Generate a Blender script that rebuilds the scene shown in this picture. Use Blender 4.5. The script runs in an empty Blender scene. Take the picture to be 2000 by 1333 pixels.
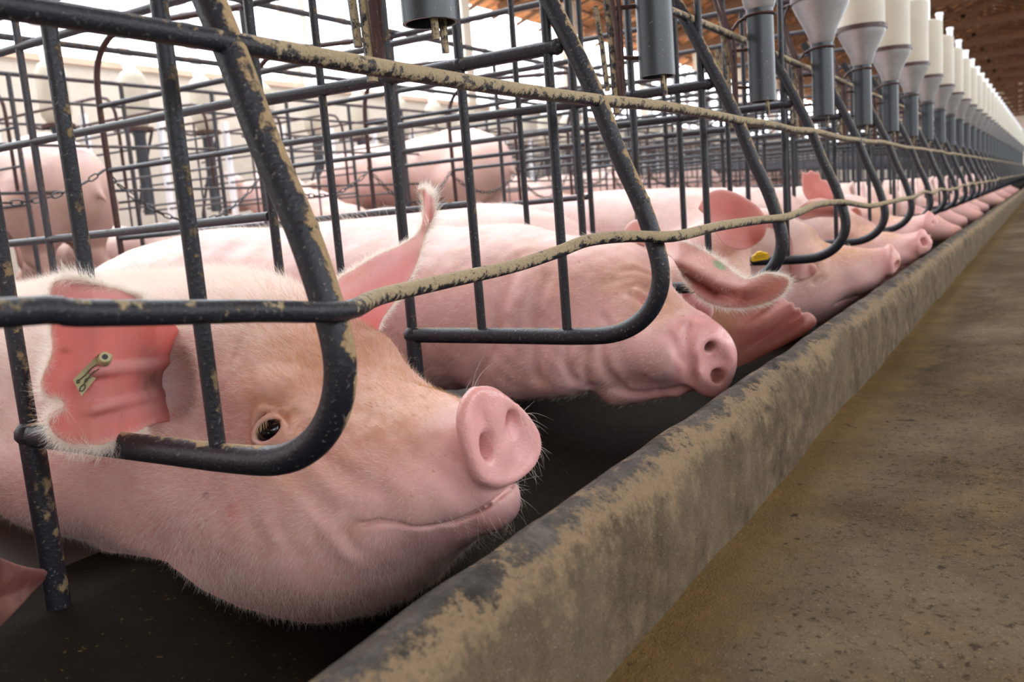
import bpy, math, random
import numpy as np
from mathutils import Vector, Matrix
import openvdb as vdb

# ---------------------------------------------------------------- camera
F_PX = 1695.13; YAW, PITCH, ROLL = 0.5601, 0.1474, -0.0793
FLOOR = -0.385                       # aisle floor, camera stands at z = 0
cy, sy, cp, sp = math.cos(YAW), math.sin(YAW), math.cos(PITCH), math.sin(PITCH)
FW = np.array([cy*cp, sy*cp, -sp]); RT = np.array([sy, -cy, 0.0]); UP = np.cross(RT, FW)
cr, sr = math.cos(ROLL), math.sin(ROLL)
RT, UP = cr*RT + sr*UP, -sr*RT + cr*UP
cam = bpy.data.cameras.new('camera'); camo = bpy.data.objects.new('camera', cam)
bpy.context.scene.collection.objects.link(camo)
cam.sensor_width = 22.2; cam.lens = F_PX/2000*22.2; cam.clip_start = 0.01; cam.clip_end = 400
camo.matrix_world = Matrix(((RT[0], UP[0], -FW[0], 0), (RT[1], UP[1], -FW[1], 0), (RT[2], UP[2], -FW[2], 0), (0, 0, 0, 1)))
cam.dof.use_dof = True; cam.dof.focus_distance = 1.02; cam.dof.aperture_fstop = 5.0
scene = bpy.context.scene; scene.camera = camo

# ---------------------------------------------------------------- light
world = bpy.data.worlds.new('world'); scene.world = world; world.use_nodes = True
bg = world.node_tree.nodes['Background']
bg.inputs[0].default_value = (0.88, 0.94, 1.0, 1); bg.inputs[1].default_value = 4.8
scene.view_settings.view_transform = 'Standard'; scene.view_settings.look = 'None'
scene.view_settings.exposure = 0.42; scene.view_settings.gamma = 1.0
def portal(name, loc, rot, sx, sz):
    l = bpy.data.lights.new(name, 'AREA'); l.shape = 'RECTANGLE'; l.size = sx; l.size_y = sz
    l.cycles.is_portal = True
    o = bpy.data.objects.new(name, l); o.location = loc; o.rotation_euler = rot
    scene.collection.objects.link(o)
portal('daylight_added_roof_gap', (5.3, 5.5, 5.2), (0, 0, 0), 11.6, 7.4)  # guides sky light through the gap added in the far roof slope
portal('daylight_far_opening', (30, 9.6, 2.3), (math.radians(-90), 0, 0), 90, 3.6)
portal('daylight_aisle_opening', (30, -3.45, 2.2), (math.radians(90), 0, 0), 90, 2.6)
col = scene.collection
rnd = random.Random(7); nrng = np.random.default_rng(5)

def ray(u, v):
    return FW + RT*(u-1000)/F_PX - UP*(v-666.5)/F_PX
def on_x(u, v, X):                       # the point seen at a pixel, in the plane x = X
    d = ray(u, v); return d*X/d[0]
def on_y(u, v, Y):
    d = ray(u, v); return d*Y/d[1]

# ---------------------------------------------------------------- objects
def tag(o, label=None, cat=None, group=None, kind=None):
    if label: o['label'] = label
    if cat: o['category'] = cat
    if group: o['group'] = group
    if kind: o['kind'] = kind
    return o
def empty(name, loc=(0, 0, 0), label=None, cat=None, group=None):
    o = bpy.data.objects.new(name, None); o.empty_display_size = .05
    o.location = loc; col.objects.link(o); tag(o, label, cat, group); return o
def copy_tree(o, parent=None):
    c = o.copy(); col.objects.link(c)
    if parent: c.parent = parent
    for ch in list(o.children): copy_tree(ch, c)
    return c
class MB:
    def __init__(s): s.v = []; s.f = []; s.m = []
    def add(s, v, f, m=0):
        b = len(s.v); s.v += [tuple(map(float, p)) for p in v]
        s.f += [tuple(i+b for i in q) for q in f]; s.m += [m]*len(f); return s
    def box(s, x0, x1, y0, y1, z0, z1, m=0):
        v = [(x, y, z) for x in (x0, x1) for y in (y0, y1) for z in (z0, z1)]
        return s.add(v, [(0, 1, 3, 2), (4, 6, 7, 5), (0, 4, 5, 1), (2, 3, 7, 6), (0, 2, 6, 4), (1, 5, 7, 3)], m)
    def tube(s, pts, r, n=10, m=0, closed=False):
        P = np.array(pts, float); N = len(P)
        rr = np.full(N, r) if np.isscalar(r) else np.array(r, float)
        if closed: T = np.roll(P, -1, 0) - np.roll(P, 1, 0)
        else: T = np.gradient(P, axis=0)
        T /= np.linalg.norm(T, axis=1)[:, None]+1e-12
        a = np.array([0, 0, 1.0]) if abs(T[0][2]) < .9 else np.array([1.0, 0, 0])
        u = np.cross(T[0], a); u /= np.linalg.norm(u); V = []
        for i in range(N):
            u = u - T[i]*(u@T[i]); u /= np.linalg.norm(u); w = np.cross(T[i], u)
            for k in range(n):
                t = 2*math.pi*k/n; V.append(P[i] + rr[i]*(u*math.cos(t) + w*math.sin(t)))
        Fc = []
        for i in range(N if closed else N-1):
            j = (i+1) % N
            for k in range(n):
                k2 = (k+1) % n; Fc.append((i*n+k, i*n+k2, j*n+k2, j*n+k))
        if not closed:
            Fc.append(tuple(range(n))[::-1]); Fc.append(tuple((N-1)*n+k for k in range(n)))
        return s.add(V, Fc, m)
    def lathe(s, prof, c=(0, 0, 0), n=28, m=0):            # prof: (r, z)
        V = []; Fc = []
        for r, z in prof:
            for k in range(n):
                t = 2*math.pi*k/n; V.append((c[0]+r*math.cos(t), c[1]+r*math.sin(t), c[2]+z))
        for i in range(len(prof)-1):
            for k in range(n):
                k2 = (k+1) % n; Fc.append((i*n+k, i*n+k2, (i+1)*n+k2, (i+1)*n+k))
        return s.add(V, Fc, m)
    def mesh(s, name, mats, smooth=True):
        me = bpy.data.meshes.new(name); me.from_pydata(s.v, [], s.f)
        for mt in (mats if isinstance(mats, (list, tuple)) else [mats]): me.materials.append(mt)
        me.polygons.foreach_set('material_index', s.m)
        me.polygons.foreach_set('use_smooth', [smooth]*len(s.f))
        if smooth:
            me.update()
            try: me.set_sharp_from_angle(angle=math.radians(38))
            except Exception: pass
        me.update(); return me
    def build(s, name, mats, parent=None, smooth=True, loc=None):
        o = bpy.data.objects.new(name, s.mesh(name, mats, smooth)); col.objects.link(o)
        if parent: o.parent = parent
        if loc is not None: o.location = loc
        return o
def smooth_path(pts, n=6):
    P = [np.array(p, float) for p in pts]; P = [2*P[0]-P[1]] + P + [2*P[-1]-P[-2]]; out = []
    for i in range(1, len(P)-2):
        a, b, c, d = P[i-1:i+3]
        for k in range(n):
            t = k/n; out.append(.5*((2*b)+(c-a)*t+(2*a-5*b+4*c-d)*t*t+(-a+3*b-3*c+d)*t**3))
    out.append(P[-2]); return out

# ---------------------------------------------------------------- materials
class NT:
    def __init__(s, name):
        s.mat = bpy.data.materials.new(name); s.mat.use_nodes = True; s.t = s.mat.node_tree
        s.b = s.t.nodes['Principled BSDF']; s.out = s.t.nodes['Material Output']
    def n(s, typ, **kw):
        o = s.t.nodes.new(typ)
        for k, v in kw.items():
            if k.startswith('i_'): o.inputs[k[2:].replace('_', ' ')].default_value = v
            else: setattr(o, k, v)
        return o
    def l(s, a, b): s.t.links.new(a, b)
    def pos(s, obj=False):
        return s.n('ShaderNodeTexCoord').outputs['Object'] if obj else s.n('ShaderNodeNewGeometry').outputs['Position']
    def noise(s, scale, detail=4, rough=.6, src=None, scl=None):
        o = s.n('ShaderNodeTexNoise', i_Scale=scale, i_Detail=detail, i_Roughness=rough)
        src = src or s.pos()
        if scl:
            mp = s.n('ShaderNodeMapping'); mp.inputs['Scale'].default_value = scl; s.l(src, mp.inputs[0]); src = mp.outputs[0]
        s.l(src, o.inputs['Vector']); return o.outputs['Fac']
    def ramp(s, fac, stops):
        r = s.n('ShaderNodeValToRGB'); e = r.color_ramp.elements
        while len(e) < len(stops): e.new(.5)
        for i, (p, c) in enumerate(stops):
            e[i].position = p; e[i].color = (*c, 1) if not np.isscalar(c) else (c, c, c, 1)
        s.l(fac, r.inputs[0]); return r.outputs[0]
    def mix(s, fac, a, b, typ='MIX'):
        m = s.n('ShaderNodeMix', data_type='RGBA', blend_type=typ)
        for i, x in ((0, fac), (6, a), (7, b)):
            if hasattr(x, 'node'): s.l(x, m.inputs[i])
            elif i == 0: m.inputs[0].default_value = x
            else: m.inputs[i].default_value = (*x, 1)
        return m.outputs[2]
    def math(s, op, a, b=0.0, clamp=False):
        m = s.n('ShaderNodeMath', operation=op, use_clamp=clamp)
        for i, x in enumerate((a, b)):
            if hasattr(x, 'node'): s.l(x, m.inputs[i])
            else: m.inputs[i].default_value = x
        return m.outputs[0]
    def bump(s, h, strength=.3, dist=.01):
        b = s.n('ShaderNodeBump', i_Strength=strength, i_Distance=dist); s.l(h, b.inputs['Height'])
        s.l(b.outputs[0], s.b.inputs['Normal']); return b
    def base(s, c):
        if hasattr(c, 'node'): s.l(c, s.b.inputs['Base Color'])
        else: s.b.inputs['Base Color'].default_value = (*c, 1)
    def set(s, **kw):
        for k, v in kw.items():
            i = s.b.inputs[k.replace('_', ' ')]
            if hasattr(v, 'node'): s.l(v, i)
            else: i.default_value = v
        return s.mat

def tube_mat(name, crust, bias=(.5, -.55, .65), base=(.012, .012, .017), mud=(.20, .145, .080), scale=55, from_x=None, nb=.16):
    m = NT(name); g = m.n('ShaderNodeNewGeometry')
    vm = m.n('ShaderNodeVectorMath', operation='DOT_PRODUCT'); m.l(g.outputs['Normal'], vm.inputs[0])
    b = Vector(bias).normalized(); vm.inputs[1].default_value = b
    n1 = m.noise(scale, 6, .68); n2 = m.noise(scale*4.5, 3, .6)
    k = m.math('ADD', m.math('MULTIPLY', vm.outputs['Value'], nb), n1)
    if from_x is not None:          # the first metre of these rails is kept clean by rubbing sows
        sp_ = m.n('ShaderNodeSeparateXYZ'); m.l(m.pos(), sp_.inputs[0]); k = m.math('SUBTRACT', k, m.ramp(m.math('ADD', m.math('MULTIPLY', sp_.outputs[0], .5), 0.0), [((from_x-.03)*.5, .22), ((from_x+.05)*.5, 0.0)]))
    mask = m.ramp(k, [(.70-crust*.3, 0.0), (.78-crust*.3, 1.0)])
    mudc = m.mix(n2, tuple(c*.55 for c in mud), tuple(min(1, c*1.5) for c in mud))
    wear = m.mix(m.ramp(n2, [(.62, 0.0), (.72, 1.0)]), base, (.14, .13, .12))
    m.base(m.mix(mask, wear, mudc))
    rg = m.n('ShaderNodeMapRange'); m.l(mask, rg.inputs[0]); rg.inputs[3].default_value = .44; rg.inputs[4].default_value = .95
    m.set(Roughness=rg.outputs[0], Metallic=0.0, Specular_IOR_Level=.34)
    h = m.math('ADD', m.math('MULTIPLY', mask, .6), m.math('MULTIPLY', n2, .5))
    m.bump(h, .6, .0025); return m.mat
M_TUBE = tube_mat('dark_steel_tube', .20)
M_TUBE_DIRTY = tube_mat('mud_caked_rail', .74, bias=(0, -.5, .8), mud=(.31, .24, .145), from_x=.50, scale=85)
M_TUBE_HALF = tube_mat('mud_streaked_tube', .42, bias=(.80, -.35, .5), mud=(.30, .21, .115), nb=.34)
M_TUBE_FAR = tube_mat('galvanised_dark_rail', .30, base=(.040, .038, .046), mud=(.15, .10, .07))
M_RUST = tube_mat('rusty_red_steel', .35, base=(.050, .019, .016), mud=(.13, .065, .045), scale=60)

def simple(name, c, rough=.6, noise=0, nscale=20, metal=0, spec=.5, bump=0, bdist=.004):
    m = NT(name)
    if noise:
        f = m.noise(nscale, 5, .65)
        m.base(m.mix(f, tuple(x*(1-noise) for x in c), tuple(min(1, x*(1+noise)) for x in c)))
        if bump: m.bump(f, bump, bdist)
    else: m.base(c)
    return m.set(Roughness=rough, Metallic=metal, Specular_IOR_Level=spec)
def pvc():
    m = NT('dark_grey_pvc'); n = m.noise(260, 2, .5); n1 = m.noise(14, 4, .6)
    c = m.mix(n1, (.017, .022, .028), (.034, .041, .049))
    m.base(m.mix(m.ramp(n, [(.70, 0.0), (.76, 1.0)]), c, (.30, .30, .28)))
    return m.set(Roughness=.38, Specular_IOR_Level=.5)
M_PVC = pvc()
M_FUNNEL = simple('cast_aluminium_funnel', (.46, .46, .47), .42, .22, 45, metal=.75, bump=.25)
M_HOPPER = simple('cream_plastic_hopper', (.44, .385, .30), .55, .13, 9)
M_WHITE = simple('white_plastic_tube', (.86, .86, .88), .35, .04, 20)
M_BLACK = simple('black_rubber', (.015, .015, .017), .6, .2, 40)
M_CHAIN = simple('dark_chain_steel', (.05, .048, .05), .45, .3, 80, metal=.6)

def concrete_trough():
    m = NT('worn_wet_concrete'); P = m.pos()
    sep = m.n('ShaderNodeSeparateXYZ'); m.l(P, sep.inputs[0])
    big = m.noise(5, 6, .65); mid = m.noise(26, 8, .72); fine = m.noise(150, 5, .75); grit = m.noise(480, 2, .6)
    strk = m.noise(9, 5, .7, scl=(1, 1, .18))
    face = m.ramp(mid, [(.34, (.060, .042, .024)), (.52, (.135, .097, .056)), (.66, (.235, .175, .105))])
    face = m.mix(m.ramp(strk, [(.42, 0.0), (.62, .7)]), face, (.185, .140, .085))
    face = m.mix(m.ramp(big, [(.55, 0.0), (.68, .6)]), face, (.060, .048, .034))
    face = m.mix(m.ramp(fine, [(.57, 0.0), (.70, .55)]), face, (.040, .030, .020))
    face = m.mix(m.ramp(grit, [(.62, 0.0), (.72, .75)]), face, (.36, .29, .21))
    g = m.n('ShaderNodeNewGeometry'); sn = m.n('ShaderNodeSeparateXYZ'); m.l(g.outputs['Normal'], sn.inputs[0])
    jit = m.math('ADD', m.math('MULTIPLY', m.math('SUBTRACT', mid, .5), 1.5), m.math('MULTIPLY', m.math('SUBTRACT', fine, .5), .9))
    zz = m.math('ADD', sn.outputs[2], jit)
    top = m.ramp(zz, [(.74, 0.0), (.95, 1.0)])
    lo = m.math('SUBTRACT', m.ramp(m.math('ADD', zz, m.math('MULTIPLY', m.math('SUBTRACT', big, .5), 1.6)), [(.20, 0.0), (.60, 1.0)]), top, True)
    tan = m.mix(fine, (.20, .130, .070), (.50, .35, .205))
    c = m.mix(m.math('MULTIPLY', lo, .78), face, tan)
    wet = m.ramp(m.noise(16, 6, .7), [(.40, (.030, .022, .015)), (.56, (.075, .060, .045)), (.70, (.17, .145, .115))])
    c = m.mix(top, c, wet)
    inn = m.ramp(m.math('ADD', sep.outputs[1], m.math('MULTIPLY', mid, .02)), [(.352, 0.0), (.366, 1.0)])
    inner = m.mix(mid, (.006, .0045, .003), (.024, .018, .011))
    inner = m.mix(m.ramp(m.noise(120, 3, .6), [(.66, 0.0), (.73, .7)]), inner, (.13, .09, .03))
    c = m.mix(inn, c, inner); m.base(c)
    r = m.n('ShaderNodeMapRange'); m.l(m.math('MULTIPLY', m.math('SUBTRACT', top, inn, True), m.ramp(m.noise(9, 4, .65), [(.46, 1.0), (.58, .1)])), r.inputs[0])
    r.inputs[3].default_value = .92; r.inputs[4].default_value = .18
    sp = m.n('ShaderNodeMapRange'); m.l(inn, sp.inputs[0]); sp.inputs[3].default_value = .30; sp.inputs[4].default_value = .10
    m.set(Roughness=r.outputs[0], Specular_IOR_Level=sp.outputs[0])
    h = m.math('ADD', m.math('MULTIPLY', mid, 1.3), m.math('ADD', m.math('MULTIPLY', fine, .7), m.math('MULTIPLY', grit, .3)))
    m.bump(h, .9, .007); return m.mat
def floor_mat():
    m = NT('stained_floor_concrete'); P = m.pos()
    sep = m.n('ShaderNodeSeparateXYZ'); m.l(P, sep.inputs[0])
    big = m.noise(2.2, 6, .65); mid = m.noise(12, 6, .7); fine = m.noise(110, 5, .75); grit = m.noise(380, 3, .7)
    c = m.ramp(big, [(.32, (.046, .032, .019)), (.50, (.092, .064, .037)), (.66, (.165, .125, .078))])
    c = m.mix(m.ramp(mid, [(.52, 0.0), (.70, .5)]), c, (.190, .118, .050))
    c = m.mix(m.ramp(fine, [(.54, 0.0), (.64, .7)]), c, (.018, .013, .009))
    c = m.mix(m.ramp(grit, [(.58, 0.0), (.68, .6)]), c, (.28, .21, .135))
    e = m.math('ADD', sep.outputs[1], m.math('MULTIPLY', mid, .12))      # yellow feed dust swept against the trough foot
    dust = m.ramp(e, [(.26, 0.0), (.37, 1.0)])
    c = m.mix(m.math('MULTIPLY', dust, .7), c, m.mix(fine, (.13, .078, .024), (.38, .25, .095)))
    c = m.mix(m.ramp(m.noise(30, 3, .6), [(.66, 0.0), (.72, .8)]), c, (.030, .022, .014))
    m.base(c); m.set(Roughness=.95, Specular_IOR_Level=.08)
    m.bump(m.math('ADD', mid, m.math('ADD', m.math('MULTIPLY', fine, .6), m.math('MULTIPLY', grit, .4))), .7, .006); return m.mat
M_CONC = concrete_trough(); M_FLOOR = floor_mat()
M_PENFLOOR = simple('dark_wet_pen_floor', (.07, .055, .042), .6, .5, 9, bump=.4)
def wall_mat():
    m = NT('limewashed_block_wall'); n = m.noise(2.2, 5, .6); n2 = m.noise(25, 4, .6)
    c = m.mix(n, (.52, .43, .34), (.68, .60, .52)); c = m.mix(m.ramp(n2, [(.5, 0.0), (.75, .4)]), c, (.42, .30, .20))
    m.base(c); m.bump(n2, .3, .01); return m.set(Roughness=.9)
M_WALL = wall_mat()
def tile_mat():
    m = NT('terracotta_tile'); P = m.pos()
    w = m.n('ShaderNodeTexWave', wave_type='BANDS', bands_direction='X', i_Scale=1.6, i_Distortion=1.2, i_Detail=3); m.l(P, w.inputs[0])
    n = m.noise(6, 5, .7); n2 = m.noise(1.2, 3, .5)
    c = m.ramp(n, [(.3, (.22, .075, .03)), (.5, (.58, .24, .10)), (.72, (.78, .42, .22))])
    c = m.mix(m.ramp(w.outputs['Fac'], [(.15, .55), (.5, 0.0)]), c, (.12, .05, .025))
    m.base(c); m.bump(w.outputs['Fac'], .5, .05); return m.set(Roughness=.85)
M_TILE = tile_mat()
M_WOOD = simple('old_roof_timber', (.15, .07, .036), .8, .45, 12, bump=.3)
M_GROUND = simple('bare_yard_earth', (.62, .52, .40), .95, .2, .6)
M_LEAF = simple('sunlit_shrub', (.22, .30, .07), .8, .4, 6)
#@@SECTION_STRUCT
# ---------------------------------------------------------------- the barn
X0, X1 = -14.0, 72.0
XG = 11.0                                    # far roof slope starts here; gap added before it to backlight the sows
def struct(o): o['kind'] = 'structure'; return o
def trough():
    prof = [(.303, -.40), (.301, -.32), (.3015, -.296), (.304, -.279), (.3095, -.2655), (.3175, -.2550), (.3275, -.2480), (.3385, -.2450), (.348, -.2465),
            (.356, -.253), (.362, -.265), (.372, -.30), (.395, -.36), (.43, -.415), (.48, -.445), (.60, -.455), (.72, -.452), (.80, -.436),
            (.85, -.412), (.875, -.392), (.892, -.382), (.905, -.381), (.93, -.384), (1.06, -.40), (1.07, -.42)]
    xs = np.concatenate([np.arange(-1.0, 4.0, .02), np.arange(4, 12, .08), np.arange(12, 60.1, 1.0)])
    P = np.array(prof); V = []; 
    ph = nrng.uniform(0, 6.28, 8); fr = np.array([2.1, 3.7, 6.3, 11, 17, 29, 43, 61.])
    for x in xs:
        w = np.sin(fr*x+ph)@np.array([.35, .3, .3, .3, .25, .2, .15, .12])
        w2 = np.sin(fr*x*1.3+ph[::-1])@np.array([.35, .3, .3, .3, .25, .2, .15, .12])
        for i, (y, z) in enumerate(P):
            a = .0030 if 3 <= i <= 11 else .0012
            V.append((x, y+a*w2*.8*math.cos(i*1.7+x*3), z+a*w*(1 if i > 0 else 0)))
    n = len(P); Fc = [(i*n+k, (i+1)*n+k, (i+1)*n+k+1, i*n+k+1) for i in range(len(xs)-1) for k in range(n-1)]
    Fc = [f[::-1] for f in Fc]
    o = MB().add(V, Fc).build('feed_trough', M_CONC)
    tag(o, 'long worn concrete feed trough in front of the crates', 'trough')
trough()
def slab(name, x0, x1, y0, y1, z0, z1, mat):
    return struct(MB().box(x0, x1, y0, y1, z0, z1).build(name, mat, smooth=False))
def floor():
    xs = np.concatenate([np.arange(-1, 5, .05), np.arange(5, X1+.1, 2)]); ys = np.concatenate([np.arange(-1.2, .36, .05)])
    V = [(x, y, FLOOR + .0025*math.sin(9*x+3*y)+.002*math.sin(21*y+5*x) + .004*max(0, (y-.2)/.12)*math.sin(13*x)**2) for x in xs for y in ys]
    n = len(ys); Fc = [(i*n+k, (i+1)*n+k, (i+1)*n+k+1, i*n+k+1) for i in range(len(xs)-1) for k in range(n-1)]
    mb = MB().add(V, Fc); mb.box(X0, X1, -6, -1.2, FLOOR-.1, FLOOR); mb.box(X0, -1, -1.2, .31, FLOOR-.1, FLOOR)
    struct(mb.build('floor', M_FLOOR))
floor()
slab('floor', X0, X1, 1.05, 7.6, FLOOR-.12, FLOOR-.015, M_PENFLOOR)
YW = 7.6
wl = slab('wall_far', X0, X1, YW, YW+.15, FLOOR-.1, 1.64, M_WALL)
slab('wall_aisle', X0, X1, -3.6, -3.45, FLOOR-.1, .9, M_WALL)
slab('wall_near', X0-.2, X0, -5.4, 9.2, FLOOR-.1, 6.3, M_WALL)
cp_ = MB().box(X0, X1, YW-.03, YW+.18, 1.64, 1.70)
struct(cp_.build('trim_1', simple('glare_paled_tile_coping', (.66, .46, .34), .9, .25, 5), smooth=False))  # coping colour paled to stand in for glare from outdoors
for i in range(22):
    x = 4.35 + 3.6*(i-3)
    if x < XG-4: continue
    mb = MB().box(x-.11, x+.11, YW+.0, YW+.22, 1.70, 4.25); o = mb.build('pillar', M_WALL, smooth=False); struct(o)
# gable roof: terracotta tiles over battens
YE, ZE, YR, ZR = 9.2, 3.86, 1.9, 6.3
YE2 = 2*YR-YE
def roof_side(ye, name):
    mb = MB(); n = 0
    xs = np.arange(XG if ye > YR else X0, X1, .24); s = 1 if ye > YR else -1
    V = []; Fc = []
    rows = 9
    for i, x in enumerate(xs):
        for r in range(rows+1):
            t = r/rows; y = YR+(ye-YR)*t; z = ZR+(ZE-ZR)*t
            h = (.035 if i % 2 else 0) + (0 if r else .02)
            V.append((x, y + (s*.10 if (r == rows and i % 2) else 0), z+h))
    n = rows+1
    Fc = [(i*n+k, (i+1)*n+k, (i+1)*n+k+1, i*n+k+1) for i in range(len(xs)-1) for k in range(n-1)]
    mb.add(V, Fc); return mb
struct(roof_side(YE, 'roof').build('roof', M_TILE)); XS_ = XG; XG, X1_ = X0, X1; X1 = -.4; struct(roof_side(YE, 'roof').build('roof', M_TILE)); XG, X1 = XS_, X1_; struct(roof_side(YE2, 'roof').build('roof', M_TILE))
def battens():
    mb = MB()
    for s in (1, -1):
        ye = YE if s > 0 else YE2
        for k in range(1, 19):
            t = k/19; y = YR+(ye-YR)*t; z = ZR+(ZE-ZR)*t-.03
            mb.box(XG if s > 0 else X0, X1, y-.03, y+.03, z-.05, z)
        for x in np.arange((XG if s > 0 else X0)+.3, X1, .9):
            a = np.array([x, YR, ZR-.11]); b = np.array([x, ye, ZE-.11])
            v = [a+(dx, 0, dz) for dx in (-.03, .03) for dz in (-.06, 0)]+[b+(dx, 0, dz) for dx in (-.03, .03) for dz in (-.06, 0)]
            mb.add(v, [(0, 1, 3, 2), (4, 6, 7, 5), (0, 4, 5, 1), (2, 3, 7, 6), (0, 2, 6, 4), (1, 5, 7, 3)])
    struct(mb.build('roof', M_WOOD, smooth=False))
battens()
def truss():
    mb = MB(); z0 = ZE-.02
    mb.box(-.07, .07, YE2+.6, YE-.6, z0-.16, z0)
    def bar(a, b, w=.05):
        a = np.array(a, float); b = np.array(b, float); d = b-a; d /= np.linalg.norm(d); nn = np.cross(d, (1, 0, 0))
        v = [p+dx*np.array([1, 0, 0])+dn*nn for p in (a, b) for dx in (-w, w) for dn in (-w, w)]
        mb.add(v, [(0, 1, 3, 2), (4, 6, 7, 5), (0, 4, 5, 1), (2, 3, 7, 6), (0, 2, 6, 4), (1, 5, 7, 3)])
    bar((0, YR, z0), (0, YR, ZR-.15))
    for s in (1, -1):
        bar((0, YR, z0+.1), (0, YR+s*3.2, ZR-1.25)); bar((0, YR+s*3.2, z0), (0, YR+s*3.2, ZR-1.22))
        bar((0, YR+s*(YE-YR-.3), z0-.02), (0, YR, ZR-.2), .07)
    return mb.mesh('roof_truss', M_WOOD, smooth=False)
tm = truss()
for i in range(5, 22):
    o = bpy.data.objects.new('roof_truss', tm); col.objects.link(o); o.location.x = -6.9+3.6*i; struct(o)
slab('wall_end', X1, X1+.2, YE2, YE, FLOOR-.1, 6.3, M_WALL)
slab('ground', -60, 140, YW+.16, 90, FLOOR-.3, FLOOR-.12, M_GROUND)
slab('ground', -60, 140, -90, -6, FLOOR-.3, FLOOR-.12, M_GROUND)
#@@SECTION_CRATES
# ---------------------------------------------------------------- crates
D = .65; PX = .4833
NOSE = [(.700, .475), (.657, .398), (.602, .286), (.545, .160), (.512, .068), (.484, .002), (.467, -.052), (.459, -.092), (.462, -.122),
        (.476, -.150), (.502, -.173), (.54, -.187), (.60, -.1905), (.70, -.1905), (.905, -.1905)]
def make_partition(near=True):
    root = empty('crate_partition')
    ns = 16 if near else 8
    b = lambda pts, r, name, mat, n=None: MB().tube([(0, y, z) for y, z in pts], r, n or ns).build(name, mat, root)
    path = smooth_path([(0, y, z) for y, z in NOSE], 5); MB().tube(path, .0128, ns+4).build('front_tube', M_TUBE_HALF, root)
    # welded verticals
    for y, z0, z1, r in ((.612, -.185, .62, .0072), (.765, -.185, .62, .0072), (1.05, -.34, .62, .0068), (1.20, -.40, .62, .0085)):
        b([(y, z0), (y, (z0+z1)/2), (y, z1)], r, 'bar', M_TUBE)
        wm = [(y, z) for z in (z0-.003, z0+.004, z0+.012)]
    b([(.905, -.395), (.905, -.191)], .0125, 'post', M_TUBE)
    b([(.905, -.191), (.905, .2), (.905, .62)], .0085, 'bar', M_TUBE)
    b([(.60, .226), (.9, .226), (1.20, .230)], .0105, 'upper_rail', M_TUBE)
    b([(1.20, .236), (2.61, .236)], .0085, 'rail', M_TUBE_FAR)
    b([(1.20, .436), (2.61, .440)], .0085, 'rail', M_TUBE_FAR)
    b([(1.21, .027), (1.92, .020), (2.61, .015)], .0085, 'rail', M_TUBE_FAR)
    b([(1.21, -.19), (2.61, -.19)], .0085, 'rail', M_TUBE_FAR)
    b([(1.915, -.40), (1.915, .62)], .008, 'post', M_TUBE_FAR)
    b([(.70, .62), (1.9, .62)], .0095, 'top_rail', M_TUBE_FAR)
    b(smooth_path([(0, 1.9, .66), (0, 2.40, .66), (0, 2.50, .645), (0, 2.58, .59), (0, 2.612, .50), (0, 2.615, .3), (0, 2.61, -.1), (0, 2.60, -.40)], 4) and
      [(y, z) for _, y, z in smooth_path([(0, 1.9, .62), (0, 2.40, .655), (0, 2.50, .645), (0, 2.58, .59), (0, 2.612, .50), (0, 2.615, .3), (0, 2.61, -.1), (0, 2.60, -.40)], 4)],
      .010, 'rear_arch', M_RUST)
    # welds
    w = MB()
    for y, z, r in ((.612, -.186, .0105), (.765, -.186, .0105), (.905, -.19, .016), (.597, .226, .0118), (.905, .228, .0118), (.765, .227, .012), (1.2, .232, .013), (.482, .0, .0131)):
        w.lathe([(.0005, -r), (r*.6, -r*.8), (r, -r*.2), (r*.95, r*.3), (r*.5, r*.85), (.0005, r)], (0, y, z), 10)
    w.build('weld', M_TUBE_HALF, root)
    return root
protoN = make_partition(True); protoF = make_partition(False)
GP = 'tubular steel partitions between the front row crates'
NK = 37
for k in range(0, NK):
    if k == 0: o = protoN
    elif k < 5: o = copy_tree(protoN)
    elif k == 5: o = protoF
    else: o = copy_tree(protoF)
    o.location = (PX+D*k, 0, 0)
    if k == 0: lab = 'nearest dark steel crate partition, its curved front tube passing over the open eyed sow'
    elif k == 1: lab = 'dark steel crate partition with curved front tube across the sleeping sow'
    elif k == 2: lab = 'dark steel crate partition just beyond the sleeping sow with the green marked ear'
    elif k == 3: lab = 'dark steel crate partition whose lower tube carries a small yellow tag'
    else: lab = 'distant dark steel crate partition with hooked front tube along the trough'
    tag(o, lab, 'partition', GP)
def row_rail(name, pts, r, mat, label, n=12):
    o = MB().tube(smooth_path(pts, 4), r, n).build(name, mat); tag(o, label, 'rail'); return o
# rails that run along the row, hand bent
top = [(-.6, .5375, .150), (0.2, .5375, .147), (PX, .5345, .1445)]
for k in range(1, NK):
    for t in (.33, .66, 1.0):
        x = PX+D*(k-1+t); top.append((x, .534+rnd.uniform(-.003, .003), .1445+rnd.uniform(-.004, .004)+(.004 if k == 2 else 0)))
row_rail('upper_row_rail', top, .0088, M_TUBE_DIRTY, 'upper mud caked steel rail running along all the crate fronts')
def pxp(u, v, X): return tuple(on_x(u, v, X))
low = [(.0, .449, -.022), tuple(on_y(0, 612, .449)), tuple(on_y(150, 612, .449)), tuple(on_y(330, 611, .449)), tuple(on_y(500, 608, .449)), (PX, .449, -.0635)]
low += [pxp(740, 580, PX+.10), pxp(860, 552, PX+.22), pxp(1000, 521, PX+.36), pxp(1085, 494, PX+.44), pxp(1150, 470, PX+.50), pxp(1230, 462, PX+.575), pxp(1316, 462, PX+.65)]
low += [pxp(1400, 443, PX+D+.20), pxp(1470, 432, PX+D+.42), pxp(1540, 423, PX+2*D), pxp(1590, 402, PX+2*D+.28), pxp(1625, 396, PX+2*D+.5), pxp(1655, 396, PX+3*D)]
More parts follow.
